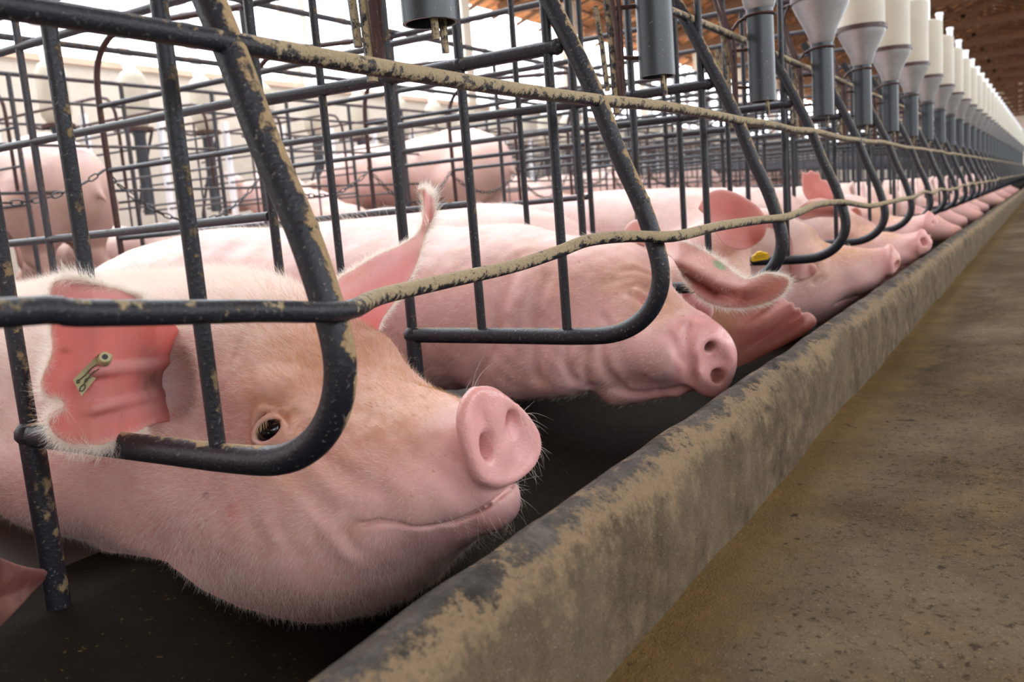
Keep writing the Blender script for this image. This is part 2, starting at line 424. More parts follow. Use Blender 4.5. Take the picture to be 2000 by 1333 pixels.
for k in range(4, NK):
    low.append((PX+D*(k-.5), .452, -.060+rnd.uniform(-.008, .008))); low.append((PX+D*k, .450, -.066))
row_rail('lower_row_rail', low, .0078, M_TUBE_DIRTY, 'lower bent mud caked steel rail touching every curved front tube')
hi = [(-.6, .636, .368)] + [(x, .636, .366+rnd.uniform(-.003, .003)) for x in np.arange(0, PX+D*NK, .4)]
row_rail('feeder_row_rail', hi, .0088, M_TUBE_DIRTY, 'steel rail running behind the grey feeder pipes')
row_rail('rear_row_rail', [(-.6, 2.60, .62), (3, 2.60, .62), (10, 2.60, .62), (25, 2.60, .62)], .010, M_TUBE_FAR, 'steel rail tying the rear arches of the front crate row', 8)
row_rail('overhead_row_rail', [(-.6, 1.905, .635), (3, 1.905, .635), (10, 1.905, .635), (25, 1.905, .635)], .009, M_TUBE_FAR, 'thin steel rail across the tops of the front crates', 8)

# ---------------------------------------------------------------- feeders
def make_feeder(near=True):
    root = empty('drop_feeder'); n = 32 if near else 16
    MB().lathe([(.0268, .2090), (.0305, .2090), (.0305, .425), (.031, .43), (.028, .43), (.0268, .2090)], n=n).build('feed_pipe', M_PVC, root)
    MB().lathe([(.030, .415), (.0335, .42), (.040, .445), (.075, .515), (.0795, .528), (.082, .536), (.082, .545), (.078, .545), (.036, .44), (.030, .415)], n=n).build('funnel', M_FUNNEL, root)
    MB().lathe([(.0835, .533), (.0855, .533), (.0855, .549), (.0835, .549), (.0835, .533)], n=n).build('band', M_RUST, root)
    r = MB().tube([(.0345*math.cos(t), .0345*math.sin(t), .403) for t in np.linspace(0, 2*math.pi, 25)[:-1]], .0032, 8, closed=True)
    r.build('ring', M_RUST, root)
    MB().lathe([(.078, .538), (.079, .70), (.079, .812), (.076, .826), (.05, .838), (.0235, .842), (.0225, .842)], n=n).build('hopper', M_HOPPER, root)
    MB().lathe([(.017, .825), (.0175, .84), (.0175, .955), (.0215, .957), (.0215, .972), (.0175, .975), (.001, .976)], n=16).build('drop_tube', M_WHITE, root)
    # bracket of rods welded to the row rails
    b = MB()
    b.tube([(.0, .092, .538), (-.01, .105, .500), (-.015, .075, .40), (-.016, .060, .365), (-.018, .056, .330), (-.020, .056, .165)], .0046, 8)
    b.tube([(-.030, .13, .62), (-.034, .092, .44), (-.030, .066, .36), (-.026, .060, .30), (-.022, .060, .168)], .0046, 8)
    b.tube([(-.02, .058, .248), (-.008, .045, .246), (.0, .030, .245)], .0036, 8)
    b.tube([(-.02, .062, .330), (-.008, .05, .331), (.0, .028, .331)], .0040, 8)
    b.tube([(.0, .0345, .403), (-.004, .05, .395), (-.012, .064, .375)], .004, 8)
    b.tube([(.0, .083, .541), (0, .105, .535), (-.01, .12, .54)], .005, 8)
    b.build('bracket', M_RUST, root)
    c = MB(); c.tube([(-.012, .088, .42), (-.020, .074, .30), (-.024, .069, .155)], .0062, 8)
    c.tube([(-.018, .100, .34), (-.022, .090, .27), (-.024, .084, .195)], .0050, 8)
    c.build('hook_rod', M_TUBE_DIRTY, root)
    p = MB(); p.tube([(-.010, -.012, .26), (-.012, -.014, .188)], .0042, 8); p.tube([(.011, -.008, .26), (.0125, -.008, .178)], .0042, 8)
    p.build('prong', M_TUBE_DIRTY, root)
    return root
fN = make_feeder(True); fF = make_feeder(False)
GF = 'drop feeders hanging over the front crates'
for k in range(-1, NK):
    if k == 0: o = fN
    elif k < 6 and k >= 0: o = copy_tree(fN)
    elif k == 6: o = fF
    elif k == -1: continue
    else: o = copy_tree(fF)
    o.location = (.8017+D*k, .5745, 0)
    lab = {0: 'nearest grey drop feeder pipe, only its open lower end in view', 1: 'second grey drop feeder pipe, cut off above by the top of the photo',
           2: 'third drop feeder, grey pipe with the lower tip of its metal funnel showing', 3: 'drop feeder with metal funnel and rusty band, fourth from the near end',
           4: 'drop feeder with metal funnel, fifth from the near end'}.get(k, 'distant drop feeder with metal funnel and cream hopper in a long row')
    tag(o, lab, 'feeder', GF)

# ---------------------------------------------------------------- rear chains
def link_mesh():
    mb = MB(); L, W = .013, .0075
    pts = [(L*math.cos(t)+(.006 if math.cos(t) > 0 else -.006), W*math.sin(t), 0) for t in np.linspace(0, 2*math.pi, 17)[:-1]]
    mb.tube(pts, .0026, 6, closed=True); return mb
def make_chain(sag, label, xs, z0=.03, z1=.03):
    base = link_mesh(); mb = MB(); n = 20
    B = np.array(base.v)
    pts = [np.array([D*t, 0, z0*(1-t)+z1*t - sag*4*t*(1-t)]) for t in np.linspace(0, 1, n+1)]
    for i in range(n):
        a, b = pts[i], pts[i+1]; d = b-a; L = np.linalg.norm(d); d /= L; s = np.cross((0, 0, 1.), d) if i % 2 else np.array([0, 0, 1.])
        s = s - d*(s@d); s /= np.linalg.norm(s); w = np.cross(d, s)
        V = (a+b)/2 + B[:, :1]*d + B[:, 1:2]*s + B[:, 2:3]*w
        mb.add(V, base.f)
    o = mb.build('gate_chain', M_CHAIN); return o
c0 = make_chain(.10, '', None); c1 = make_chain(.16, '', None, .04, .02)
cl = ['slack dark chain hanging at the far left behind the crates', 'dark chain sagging behind the crate in front of the small pink ear', 'dark sagging chain behind the crates left of the standing sow']
i = 0
for k in range(1, 16):
    src = c0 if k % 2 else c1
    o = src if k in (1, 2) else src.copy()
    if k > 2: col.objects.link(o)
    o.location = (PX+D*k, 2.63, .20+.015*math.sin(k*2.1))
    tag(o, cl[k-1] if k <= 3 else 'dark chain hanging across the rear of a distant crate', 'chain', 'chains across the rear of the front crates')

# ---------------------------------------------------------------- second row
def make_row2(near):
    root = empty('crate_partition'); ns = 8
    b = lambda pts, r, name, mat: MB().tube([(0, y, z) for y, z in pts], r, ns).build(name, mat, root)
    b([(4.6, FLOOR), (4.6, .91)], .013, 'post', M_TUBE_FAR)
    b(smooth_path([(0, 4.62, FLOOR), (0, 4.62, .7), (0, 4.66, .84), (0, 4.78, .91), (0, 5.2, .915), (0, 6.1, .915)], 3) and
      [(y, z) for _, y, z in smooth_path([(0, 4.68, .3), (0, 4.68, .7), (0, 4.71, .80), (0, 4.80, .86), (0, 5.2, .865), (0, 6.1, .865)], 3)], .010, 'top_arch', M_RUST)
    for z in (.05, .24, .44, .64): b([(4.6, z), (6.35, z)], .008, 'rail', M_TUBE_FAR)
    for y in (5.0, 5.6, 6.2): b([(y, FLOOR), (y, .86)], .008, 'bar', M_TUBE_FAR)
    b([(6.1, .865), (6.3, .5), (6.42, .2), (6.44, .05), (6.35, -.05), (6.1, -.06)], .012, 'front_tube', M_TUBE_FAR)
    return root
r2 = make_row2(True)
for k in range(0, 34):
    o = r2 if k == 0 else copy_tree(r2)
    o.location = (2.64+D*k - .65, 0, 0)
    tag(o, 'thin steel crate partition in the second row by the beige wall', 'partition', 'crate partitions of the second row')
for nm, y, z, r, lb in (('rear_row_rail', 4.6, .91, .012, 'long steel rail along the back of the second crate row, upper one'), ('middle_row_rail', 4.6, .78, .009, 'thin steel rail along the back of the second crate row, just under the top'),
                    ('gate_rail', 4.6, .30, .009, 'thin steel rail at gate height along the second crate row'), ('gate_rail', 4.6, .05, .009, 'low thin steel rail along the back of the second crate row'),
                    ('gate_rail', 4.6, .55, .009, 'second thin steel rail from the top along the second crate row'),
                    ('front_row_rail', 6.3, .90, .010, 'steel rail along the front of the second crate row')):
    row_rail(nm, [(.5, y, z), (8, y, z), (24, y, z)], r, M_TUBE_FAR, lb, 8)
def make_dome():
    root = empty('dome_feeder')
    MB().lathe([(.06, .86), (.10, .93), (.105, 1.0), (.105, 1.17), (.098, 1.24), (.075, 1.285), (.04, 1.305), (.001, 1.31)], n=20).build('hopper', M_HOPPER, root)
    MB().lathe([(.03, .20), (.045, .20), (.045, .80), (.07, .88), (.05, .88)], n=14).build('feed_pipe', M_PVC, root)
    MB().lathe([(.106, .84), (.112, .84), (.112, .868), (.106, .868)], n=20).build('band', M_RUST, root)
    MB().tube([(0, 0, 1.27), (-.06, 0, 1.6), (-.16, 0, 2.4)], .045, 12).build('drop_tube', M_WHITE, root)
    MB().tube([(.0, .11, .855), (0, .2, .86), (0, .3, .88)], .012, 8).build('bracket', M_RUST, root)
    MB().tube([(.20, .0, .95), (.20, 0, .05)], .03, 10).build('water_pipe', M_WHITE, root)
    return root
dm = make_dome()
for k in range(0, 32):
    o = dm if k == 0 else copy_tree(dm)
    o.location = (3.13+D*k-.02, 6.02, 0)
    tag(o, {1: 'cream domed feed hopper at the far left behind the crates'}.get(k, 'small cream domed feed hopper in front of the beige wall'), 'feeder', 'domed feeders of the second row')
#@@SECTION_PIGS
# ---------------------------------------------------------------- pigs
# A sow is sculpted as a distance field and turned into one continuous skin; ears are thin lobes grown into the same mesh.
def rotvec(w):
    w = np.array(w, float); t = np.linalg.norm(w)+1e-12; k = w/t
    K = np.array([[0, -k[2], k[1]], [k[2], 0, -k[0]], [-k[1], k[0], 0]]); return np.eye(3)+math.sin(t)*K+(1-math.cos(t))*K@K
class Field:
    def __init__(s, x, y, z):
        s.x, s.y, s.z = [np.asarray(a, np.float32) for a in (x, y, z)]
        s.D = np.full((len(x), len(y), len(z)), .06, np.float32)
    def sub(s, c, r):
        sl = []
        for a, ci, ri in zip((s.x, s.y, s.z), c, r):
            i0 = int(np.searchsorted(a, ci-ri)); i1 = int(np.searchsorted(a, ci+ri)); sl.append(slice(i0, i1))
        if any(q.stop-q.start < 1 for q in sl): return None
        X = s.x[sl[0]][:, None, None]-np.float32(c[0]); Y = s.y[sl[1]][None, :, None]-np.float32(c[1]); Z = s.z[sl[2]][None, None, :]-np.float32(c[2])
        return tuple(sl), X, Y, Z
    def _ell(s, X, Y, Z, r, R):
        if R is not None:
            R = R.astype(np.float32)
            X, Y, Z = (X*R[0, 0]+Y*R[1, 0]+Z*R[2, 0], X*R[0, 1]+Y*R[1, 1]+Z*R[2, 1], X*R[0, 2]+Y*R[1, 2]+Z*R[2, 2])
        k0 = np.sqrt((X/r[0])**2+(Y/r[1])**2+(Z/r[2])**2)
        k1 = np.sqrt((X/r[0]**2)**2+(Y/r[1]**2)**2+(Z/r[2]**2)**2)
        return k0*(k0-1)/(k1+1e-6)
    def put(s, sl, d, k, carve):
        D = s.D[sl]
        if carve:
            h = np.maximum(k-np.abs(D+d), 0)/k; s.D[sl] = np.maximum(D, -d)+h*h*k*.25
        else:
            h = np.maximum(k-np.abs(D-d), 0)/k; s.D[sl] = np.minimum(D, d)-h*h*k*.25
    def ell(s, c, r, k=.02, R=None, carve=False):
        m = (max(r) if R is not None else 0)
        rr = [(m if R is not None else ri)+k+.015 for ri in r]; q = s.sub(c, rr)
        if q is None: return s
        sl, X, Y, Z = q; s.put(sl, s._ell(X, Y, Z, r, R), k, carve); return s
    def cone(s, a, b, ra, rb, k=.02, sq=(1, 1, 1), carve=False):   # rounded cone, axes squeezed by sq
        a = np.array(a, float); b = np.array(b, float); sq = np.array(sq, float)
        lo = np.minimum(a-ra*sq, b-rb*sq); hi = np.maximum(a+ra*sq, b+rb*sq); c = (lo+hi)/2
        q = s.sub(c, (hi-lo)/2+k+.015)
        if q is None: return s
        sl, X, Y, Z = q; A = (a-c)/sq; B = (b-c)/sq; X, Y, Z = X/sq[0], Y/sq[1], Z/sq[2]
        d = (B-A).astype(np.float32); L = float(d@d)
        t = np.clip(((X-A[0])*d[0]+(Y-A[1])*d[1]+(Z-A[2])*d[2])/L, 0, 1)
        t2 = t*t*(3-2*t)*.35+t*.65
        dist = np.sqrt((X-A[0]-t*d[0])**2+(Y-A[1]-t*d[1])**2+(Z-A[2]-t*d[2])**2)-(ra+(rb-ra)*t2)
        s.put(sl, dist*float(min(sq)), k, carve); return s
    def crease(s, pts, width, depth):       # push the skin in along a curve (depth < 0 raises it)
        P = np.array(smooth_path(pts, 5), float)
        for i in range(len(P)):
            pass
        c = (P.min(0)+P.max(0))/2; q = s.sub(c, (P.max(0)-P.min(0))/2+3*width)
        if q is None: return s
        sl, X, Y, Z = q; m = None
        for i in range(len(P)-1):
            A, B = P[i]-c, P[i+1]-c; d = (B-A).astype(np.float32); L = float(d@d)+1e-12
            t = np.clip(((X-A[0])*d[0]+(Y-A[1])*d[1]+(Z-A[2])*d[2])/L, 0, 1)
            e = (X-A[0]-t*d[0])**2+(Y-A[1]-t*d[1])**2+(Z-A[2]-t*d[2])**2
            m = e if m is None else np.minimum(m, e)
        s.D[sl] += np.float32(depth)*np.exp(-m/np.float32(width*width)); return s
    def bumps(s, seed, scale, amp):
        g = np.random.default_rng(seed)
        for _ in range(5):
            w = g.normal(size=3)*scale; ph = g.uniform(0, 6.28, 3)
            s.D += (np.sin(s.x*w[0]+ph[0])[:, None, None]*np.sin(s.y*w[1]+ph[1])[None, :, None]*np.sin(s.z*w[2]+ph[2])[None, None, :]).astype(np.float32)*amp
    def mesh(s):
        g = vdb.FloatGrid(.06); g.copyFromArray(np.ascontiguousarray(np.clip(s.D, -.06, .06)))
        V, Q = g.convertToQuads(0.0)
        out = np.stack([np.interp(V[:, i], np.arange(len(a)), a) for i, a in enumerate((s.x, s.y, s.z))], 1)
        a, b, c, d = (out[Q[:, i]] for i in range(4)); vol = np.sum(np.cross(c-a, d-b)*(a+b+c+d))
        return out, (Q if vol > 0 else Q[:, ::-1])

def axis(lo, fine_lo, fine_hi, hi, h, H):
    a = [fine_lo]; 
    while a[-1] < fine_hi: a.append(a[-1]+h)
    st = h
    while a[-1] < hi: st = min(H, st*1.06); a.append(a[-1]+st)
    b = [fine_lo]; st = h
    while b[-1] > lo: st = min(H, st*1.06); b.append(b[-1]-st)
    return np.array(b[:0:-1]+a)

def head(F, mouth=True, eye_carve=True, sides=(-1, 1)):
    """Canonical sow head, snout disc at the origin, y runs back towards the neck."""
    F.ell((0, .43, -.055), (.148, .21, .172), .05)                       # neck
    F.ell((0, .298, .030), (.086, .105, .106), .05)                      # skull
    F.ell((0, .36, .068), (.075, .12, .088), .05)                        # poll
    F.cone((0, .036, -.0120), (0, .135, -.033), .0360, .061, .03, (1.06, 1, 1.0))
    F.cone((0, .13, -.030), (0, .255, -.012), .056, .088, .05, (1, 1, 1.05))
    for sx in (-1, 1):
        F.ell((sx*.034, .095, -.040), (.032, .070, .030), .03)           # flews
        F.ell((sx*.056, .230, .050), (.026, .045, .030), .035)           # brow
        F.ell((sx*.062, .31, -.085), (.068, .16, .095), .06)             # jowl
        F.ell((sx*.050, .235, -.055), (.050, .09, .075), .05)            # cheek
    F.cone((0, .034, -.0680), (0, .19, -.100), .0235, .074, .022, (1.15, 1, 1.0))   # lower jaw
    F.ell((0, .31, -.122), (.085, .15, .066), .06)
    return F
def plate(F, outline, y0=0.0, y1=.0125, r=.0055, dish=.0042, k=.005):
    """rounded plate from an outline (x, z); its front is gently dished"""
    P = np.array([p[:2] for p in smooth_path([(x, z, 0) for x, z in outline]+[(*outline[0], 0)], 4)])[:-1]
    lo, hi = P.min(0), P.max(0); q = F.sub(((lo[0]+hi[0])/2, (y0+y1)/2, (lo[1]+hi[1])/2), ((hi[0]-lo[0])/2+.02, .022, (hi[1]-lo[1])/2+.02))
    sl = q[0]; X = F.x[sl[0]][:, None]; Z = F.z[sl[2]][None, :]; m = None; ins = np.zeros((X.shape[0], Z.shape[1]), bool)
    for i in range(len(P)):
        A, B = P[i], P[(i+1) % len(P)]; d = B-A; L = d@d+1e-12
        t = np.clip(((X-A[0])*d[0]+(Z-A[1])*d[1])/L, 0, 1); e = np.hypot(X-A[0]-t*d[0], Z-A[1]-t*d[1]); m = e if m is None else np.minimum(m, e)
        ins ^= ((A[1] > Z) != (B[1] > Z)) & (X < (B[0]-A[0])*(Z-A[1])/(B[1]-A[1]+1e-12)+A[0])
    sd = np.where(ins, -m, m).astype(np.float32); dip = (dish*np.clip((-sd-.006)/.022, 0, 1)**.8)[:, None, :]
    Y = F.y[sl[1]][None, :, None]; yf = y0+dip; yc = (yf+y1)/2; h = (y1-yf)/2
    qx = sd[:, None, :]+r; qy = np.abs(Y-yc)-h+r
    d3 = np.minimum(np.maximum(qx, qy), 0)+np.sqrt(np.maximum(qx, 0)**2+np.maximum(qy, 0)**2)-r
    F.put(sl, d3.astype(np.float32), k, False)
DISC = [(0, .047), (.018, .043), (.034, .030), (.045, .008), (.047, -.014), (.038, -.033), (.018, -.043), (0, -.045), (-.018, -.043), (-.038, -.033), (-.047, -.014), (-.045, .008), (-.034, .030), (-.018, .043)]
DISC_A = [(-.010, .051), (-.024, .046), (-.033, .034), (-.0395, .014), (-.0395, -.010), (-.033, -.027), (-.018, -.039), (.000, -.046), (.018, -.0495), (.036, -.046), (.047, -.036), (.0505, -.019), (.045, -.002), (.034, .014), (.020, .030), (.006, .044)]
def snout(F, roll=0.0):
    # flat rounded-triangular disc, a little dished, with its rim and nostrils
    if not roll: F.cone((0, .016, -.005), (0, .06, -.014), .0385, .0420, .012, (1.06, 1, 1.0))
    plate(F, DISC_A if roll else [(x*.95, z*.93) for x, z in DISC])
    F.ell((.001, .003, .020), (.010, .005, .018), .010)
    if roll: F.ell((.020, .018, -.002), (.022, .013, .026), .006)
    for x_, z_, tx, dp in ((-.0180, -.002, -.0205, .026), (.0235, .001, .0220, .003)):
        sx = -1 if x_ < 0 else 1
        F.cone((x_, -.006, z_), (tx, dp, z_), .0100, .0062, .005, (.95, 1, 1.38), carve=True)
        F.cone((x_-sx*.004, -.004, z_+.009), (tx-sx*.002, .016, z_+.004), .0062, .004, .005, carve=True)
        F.crease([(x_+sx*.009, .002, z_-.012), (x_+sx*.013, .002, z_), (x_+sx*.010, .002, z_+.014)], .0032, -.0014)
    # fold behind the disc and the wrinkles that follow it
    if roll: F.crease([(-.043, .023, .000), (-.038, .024, .016), (-.022, .025, .032), (-.008, .025, .036), (.012, .025, .030), (.034, .024, .014)], .0050, .0075)
    for y_, dep, w_, e_ in ((.033, .0022, .0022, 0), (.0385, -.0016, .0022, .001), (.043, .0024, .0024, .002), (.051, .0030, .0032, .004), (.061, .0020, .0036, .007)):
        F.crease([(-.043-e_, y_, .000), (-.039-e_, y_+.002, .011), (-.028-e_, y_+.004, .022), (-.012, y_+.005, .029+e_*.3)], w_, dep)
def mouth_cut(F, pts, depth=.0065, gap=.0017):
    """lip line: pts (y, z) in the head frame, cut into the skin from both sides."""
    y = np.array([p[0] for p in pts]); z = np.array([p[1] for p in pts])
    q = F.sub((0, (y[0]+y[-1])/2, z.mean()), (.12, (y[-1]-y[0])/2+.004, (z.max()-z.min())/2+.03))
    sl, X, Y, Z = q; yy = F.y[sl[1]]; zm = np.interp(yy, y, z).astype(np.float32)[None, :, None]
    zz = F.z[sl[2]][None, None, :]; D = F.D[sl]
    d = np.maximum(np.abs(zz-zm)-gap, -D-depth); d = np.maximum(d, (yy-y[-1])[None, :, None].astype(np.float32))
    k = .004; h = np.maximum(k-np.abs(D+d), 0)/k; F.D[sl] = np.maximum(D, -d)+h*h*k*.25

def ear_lobe(outline, h=.004, thick=.0032):
    """thin flat lobe with a rounded rim from a 2D outline; returns (s, t, side) vertices and quads"""
    P = np.array(outline, float); lo, hi = P.min(0)-.012, P.max(0)+.012
    xs = np.arange(lo[0], hi[0], h); ys = np.arange(lo[1], hi[1], h); hh = np.linspace(-.009, .009, 13)
    X, Y = np.meshgrid(xs, ys, indexing='ij'); inside = np.zeros(X.shape, bool); m = np.full(X.shape, 1e9)
    n = len(P)
    for i in range(n):
        a, b = P[i], P[(i+1) % n]; d = b-a; L = d@d+1e-12
        t = np.clip(((X-a[0])*d[0]+(Y-a[1])*d[1])/L, 0, 1); m = np.minimum(m, np.hypot(X-a[0]-t*d[0], Y-a[1]-t*d[1]))
        c = ((a[1] > Y) != (b[1] > Y)) & (X < (b[0]-a[0])*(Y-a[1])/(b[1]-a[1]+1e-12)+a[0]); inside ^= c
    sd = np.where(inside, -m, m)
    tt = thick/2*(1+1.1*np.clip(-sd/.05, 0, 1))
    d = np.sqrt(np.maximum(sd+.004, 0)[:, :, None]**2+np.abs(hh)[None, None, :]**2)-tt[:, :, None]
    g = vdb.FloatGrid(.02); g.copyFromArray(np.ascontiguousarray(d.astype(np.float32))); V, Q = g.convertToQuads(0.0)
    V = np.stack([np.interp(V[:, 0], np.arange(len(xs)), xs), np.interp(V[:, 1], np.arange(len(ys)), ys), np.interp(V[:, 2], np.arange(13), hh)], 1)
    return V, Q[:, ::-1], lambda q: np.interp(0, [0], [0])
def edge_dist(V, outline):
    P = np.array(outline, float); m = np.full(len(V), 1e9)
    for i in range(len(P)):
        a, b = P[i], P[(i+1) % len(P)]; d = b-a; L = d@d+1e-12
        t = np.clip(((V[:, 0]-a[0])*d[0]+(V[:, 1]-a[1])*d[1])/L, 0, 1); m = np.minimum(m, np.hypot(V[:, 0]-a[0]-t*d[0], V[:, 1]-a[1]-t*d[1]))
    return m

def make_skin(name, parts, mats, parent, tints):
    """join skin patches (V, Q, material index) into one mesh with a tint per vertex"""
    Vs = np.concatenate([p[0] for p in parts]); off = 0; Fs = []; mi = []
    for V, Q, m in parts: Fs.append(Q+off); mi.append(np.full(len(Q), m)); off += len(V)
    Fs = np.concatenate(Fs); mi = np.concatenate(mi)
    me = bpy.data.meshes.new(name); me.vertices.add(len(Vs)); me.vertices.foreach_set('co', Vs.astype(np.float32).ravel())
    me.loops.add(len(Fs)*4); me.loops.foreach_set('vertex_index', Fs.astype(np.int32).ravel())
    me.polygons.add(len(Fs)); me.polygons.foreach_set('loop_start', np.arange(0, len(Fs)*4, 4, dtype=np.int32))
    me.polygons.foreach_set('loop_total', np.full(len(Fs), 4, np.int32)) if hasattr(me.polygons[0], 'loop_total') and not me.polygons[0].bl_rna.properties['loop_total'].is_readonly else None
    for m in mats: me.materials.append(m)
    me.polygons.foreach_set('material_index', mi.astype(np.int32)); me.polygons.foreach_set('use_smooth', [True]*len(Fs))
    me.update(calc_edges=True); me.validate()
    at = me.color_attributes.new('tint', 'FLOAT_COLOR', 'POINT')
    T = np.concatenate(tints); at.data.foreach_set('color', np.c_[T, np.ones(len(T))].astype(np.float32).ravel())
    o = bpy.data.objects.new(name, me); col.objects.link(o)
    if parent: o.parent = parent
    return o

def skin_mat(name, sss=.22, rough=.52, bump=.35, thin=False, bristle=True, amt=1.0):
    m = NT(name); a = m.n('ShaderNodeVertexColor', layer_name='tint'); P = m.pos()
    n1 = m.noise(18, 5, .65); n2 = m.noise(70, 4, .6); n3 = m.noise(330, 3, .6)
    c = m.mix(m.math('MULTIPLY', m.ramp(n1, [(.35, 0.0), (.7, 1.0)]), .30*amt), a.outputs[0], (.55, .27, .23), 'MIX')
    c = m.mix(m.math('MULTIPLY', m.ramp(n2, [(.40, 0.0), (.75, 1.0)]), .20*amt), c, (.82, .58, .50))
    c = m.mix(m.math('MULTIPLY', m.ramp(m.noise(7, 5, .7), [(.48, 0.0), (.66, 1.0)]), .45*amt), c, (.56, .31, .33))
    c = m.mix(m.math('MULTIPLY', m.ramp(m.noise(11, 5, .7, scl=(1.3, .9, 1.1)), [(.52, 0.0), (.68, 1.0)]), .38*amt), c, (.60, .36, .20))
    c = m.mix(m.ramp(m.noise(125, 2, .5), [(.70, 0.0), (.77, .55)]), c, (.42, .14, .07))
    m.base(c)
    m.set(Roughness=rough, Specular_IOR_Level=.42)
    m.b.inputs['Subsurface Weight'].default_value = sss; m.b.inputs['Subsurface Radius'].default_value = (1.0, .35, .22)
    m.b.inputs['Subsurface Scale'].default_value = .010
    h = m.math('ADD', m.math('MULTIPLY', n2, .8), m.math('MULTIPLY', n3, .45)); m.bump(h, bump, .0022)
    if thin:
        tr = m.n('ShaderNodeBsdfTranslucent'); m.l(m.mix(.35, c, (.80, .18, .14), 'MIX'), tr.inputs[0])
        mx = m.n('ShaderNodeMixShader'); mx.inputs[0].default_value = .36
        m.l(m.b.outputs[0], mx.inputs[1]); m.l(tr.outputs[0], mx.inputs[2]); m.l(mx.outputs[0], m.out.inputs[0])
    return m.mat
M_SKIN = skin_mat('pig_skin'); M_EAR = skin_mat('pig_ear_skin', thin=True, sss=0, amt=.6)
M_SNOUT = skin_mat('wet_snout_skin', rough=.24, bump=.7, amt=.35)
def eye_mat():
    m = NT('dark_wet_eye'); m.base((.004, .003, .004)); return m.set(Roughness=.10, Specular_IOR_Level=.35)
M_EYE = eye_mat()
def bristle_mat(nm, c):
    m = NT(nm); m.base(c); m.set(Roughness=.45, Specular_IOR_Level=.4)
    tr = m.n('ShaderNodeBsdfTranslucent'); tr.inputs[0].default_value = (*c, 1)
    mx = m.n('ShaderNodeMixShader'); mx.inputs[0].default_value = .45
    m.l(m.b.outputs[0], mx.inputs[1]); m.l(tr.outputs[0], mx.inputs[2]); m.l(mx.outputs[0], m.out.inputs[0]); return m.mat
M_BRISTLE = bristle_mat('pale_bristle', (.92, .85, .77)); M_BRISTLE_TAN = bristle_mat('tan_bristle', (.62, .36, .17))
def bristles(name, roots, normals, dirs, length, lift, rad, parent, seed=1, mat=None):
    """strands as hair curves: each leaves the skin along the normal and lies over towards dirs"""
    g = np.random.default_rng(seed); n = len(roots); K = 4
    L = length*g.uniform(.55, 1.35, n)[:, None]
    t = dirs-normals*np.sum(dirs*normals, 1)[:, None]; t /= np.linalg.norm(t, axis=1)[:, None]+1e-9
    j = g.normal(size=(n, 3))*.28; t = t+j; lf = lift*g.uniform(.5, 1.5, n)[:, None]
    pts = np.zeros((n, K, 3)); pts[:, 0] = roots-normals*.0006
    for k in range(1, K):
        u = k/(K-1); pts[:, k] = roots+normals*L*lf*(u-.30*u*u)+t*L*(u*.75+.25*u*u)+j*L*.25*u*u
    hc = bpy.data.hair_curves.new(name); hc.add_curves([K]*n)
    hc.attributes['position'].data.foreach_set('vector', pts.astype(np.float32).ravel())
    r = hc.attributes.get('radius') or hc.attributes.new('radius', 'FLOAT', 'POINT')
    rr = np.tile(np.array([1, .8, .5, .12]), n)*rad*np.repeat(g.uniform(.7, 1.2, n), K); r.data.foreach_set('value', rr.astype(np.float32))
    hc.materials.append(mat or M_BRISTLE); o = bpy.data.objects.new(name, hc); col.objects.link(o); o.parent = parent; o['kind'] = 'stuff'
    return o
def face_samples(V, Q, n, seed, weight=None):
    g = np.random.default_rng(seed); a, b, c, d = (V[Q[:, i]] for i in range(4))
    N = np.cross(c-a, d-b); ar = np.linalg.norm(N, axis=1)+1e-15; N /= ar[:, None]; C = (a+b+c+d)/4
    w = ar*(weight(C, N) if weight else 1); i = g.choice(len(Q), n, p=w/w.sum())
    u, v = g.uniform(size=(2, n, 1)); P = (a[i]*(1-u)+b[i]*u)*(1-v)+(d[i]*(1-u)+c[i]*u)*v
    return P, N[i]
def gs(P, c, r):
    return np.exp(-np.sum(((P-np.array(c))/np.array(r))**2, 1))[:, None]
def lerp(T, c, w): return T*(1-w)+np.array(c)*w
PINK = (.72, .42, .40); PALE = (.76, .62, .55); TAN = (.50, .27, .12); SNOUT = (.74, .36, .34); DEEP = (.62, .22, .20)
def head_tint(V):
    n = len(V); T = np.tile(np.array(PINK), (n, 1))
    x, y, z = V.T
    up = np.clip((z-.02)/.12, 0, 1)[:, None]; back = np.clip((y-.12)/.12, 0, 1)[:, None]
    T = lerp(T, PALE, up*back*.75)
    T = lerp(T, TAN, gs(V, (0, .17, .07), (.10, .10, .065))*.85)
    T = lerp(T, TAN, gs(V, (0, .10, .03), (.06, .07, .035))*.7)
    for sx in (-1, 1):
        T = lerp(T, TAN, gs(V, (sx*.09, .16, .03), (.05, .06, .05))*.35)
        T = lerp(T, DEEP, gs(V, (sx*.085, .214, .033), (.03, .026, .022))*.45)
        T = lerp(T, (.30, .10, .08), gs(V, (sx*.021, .012, -.001), (.009, .014, .012))*.85)
    sn = (1/(1+np.exp((y-.030)/.004)))[:, None]*np.clip((z+.060)/.01, 0, 1)[:, None]
    T = lerp(T, SNOUT, sn*.85)
    T = lerp(T, (.62, .26, .26), gs(V, (0, .05, -.075), (.06, .06, .02))*.5)
    return T

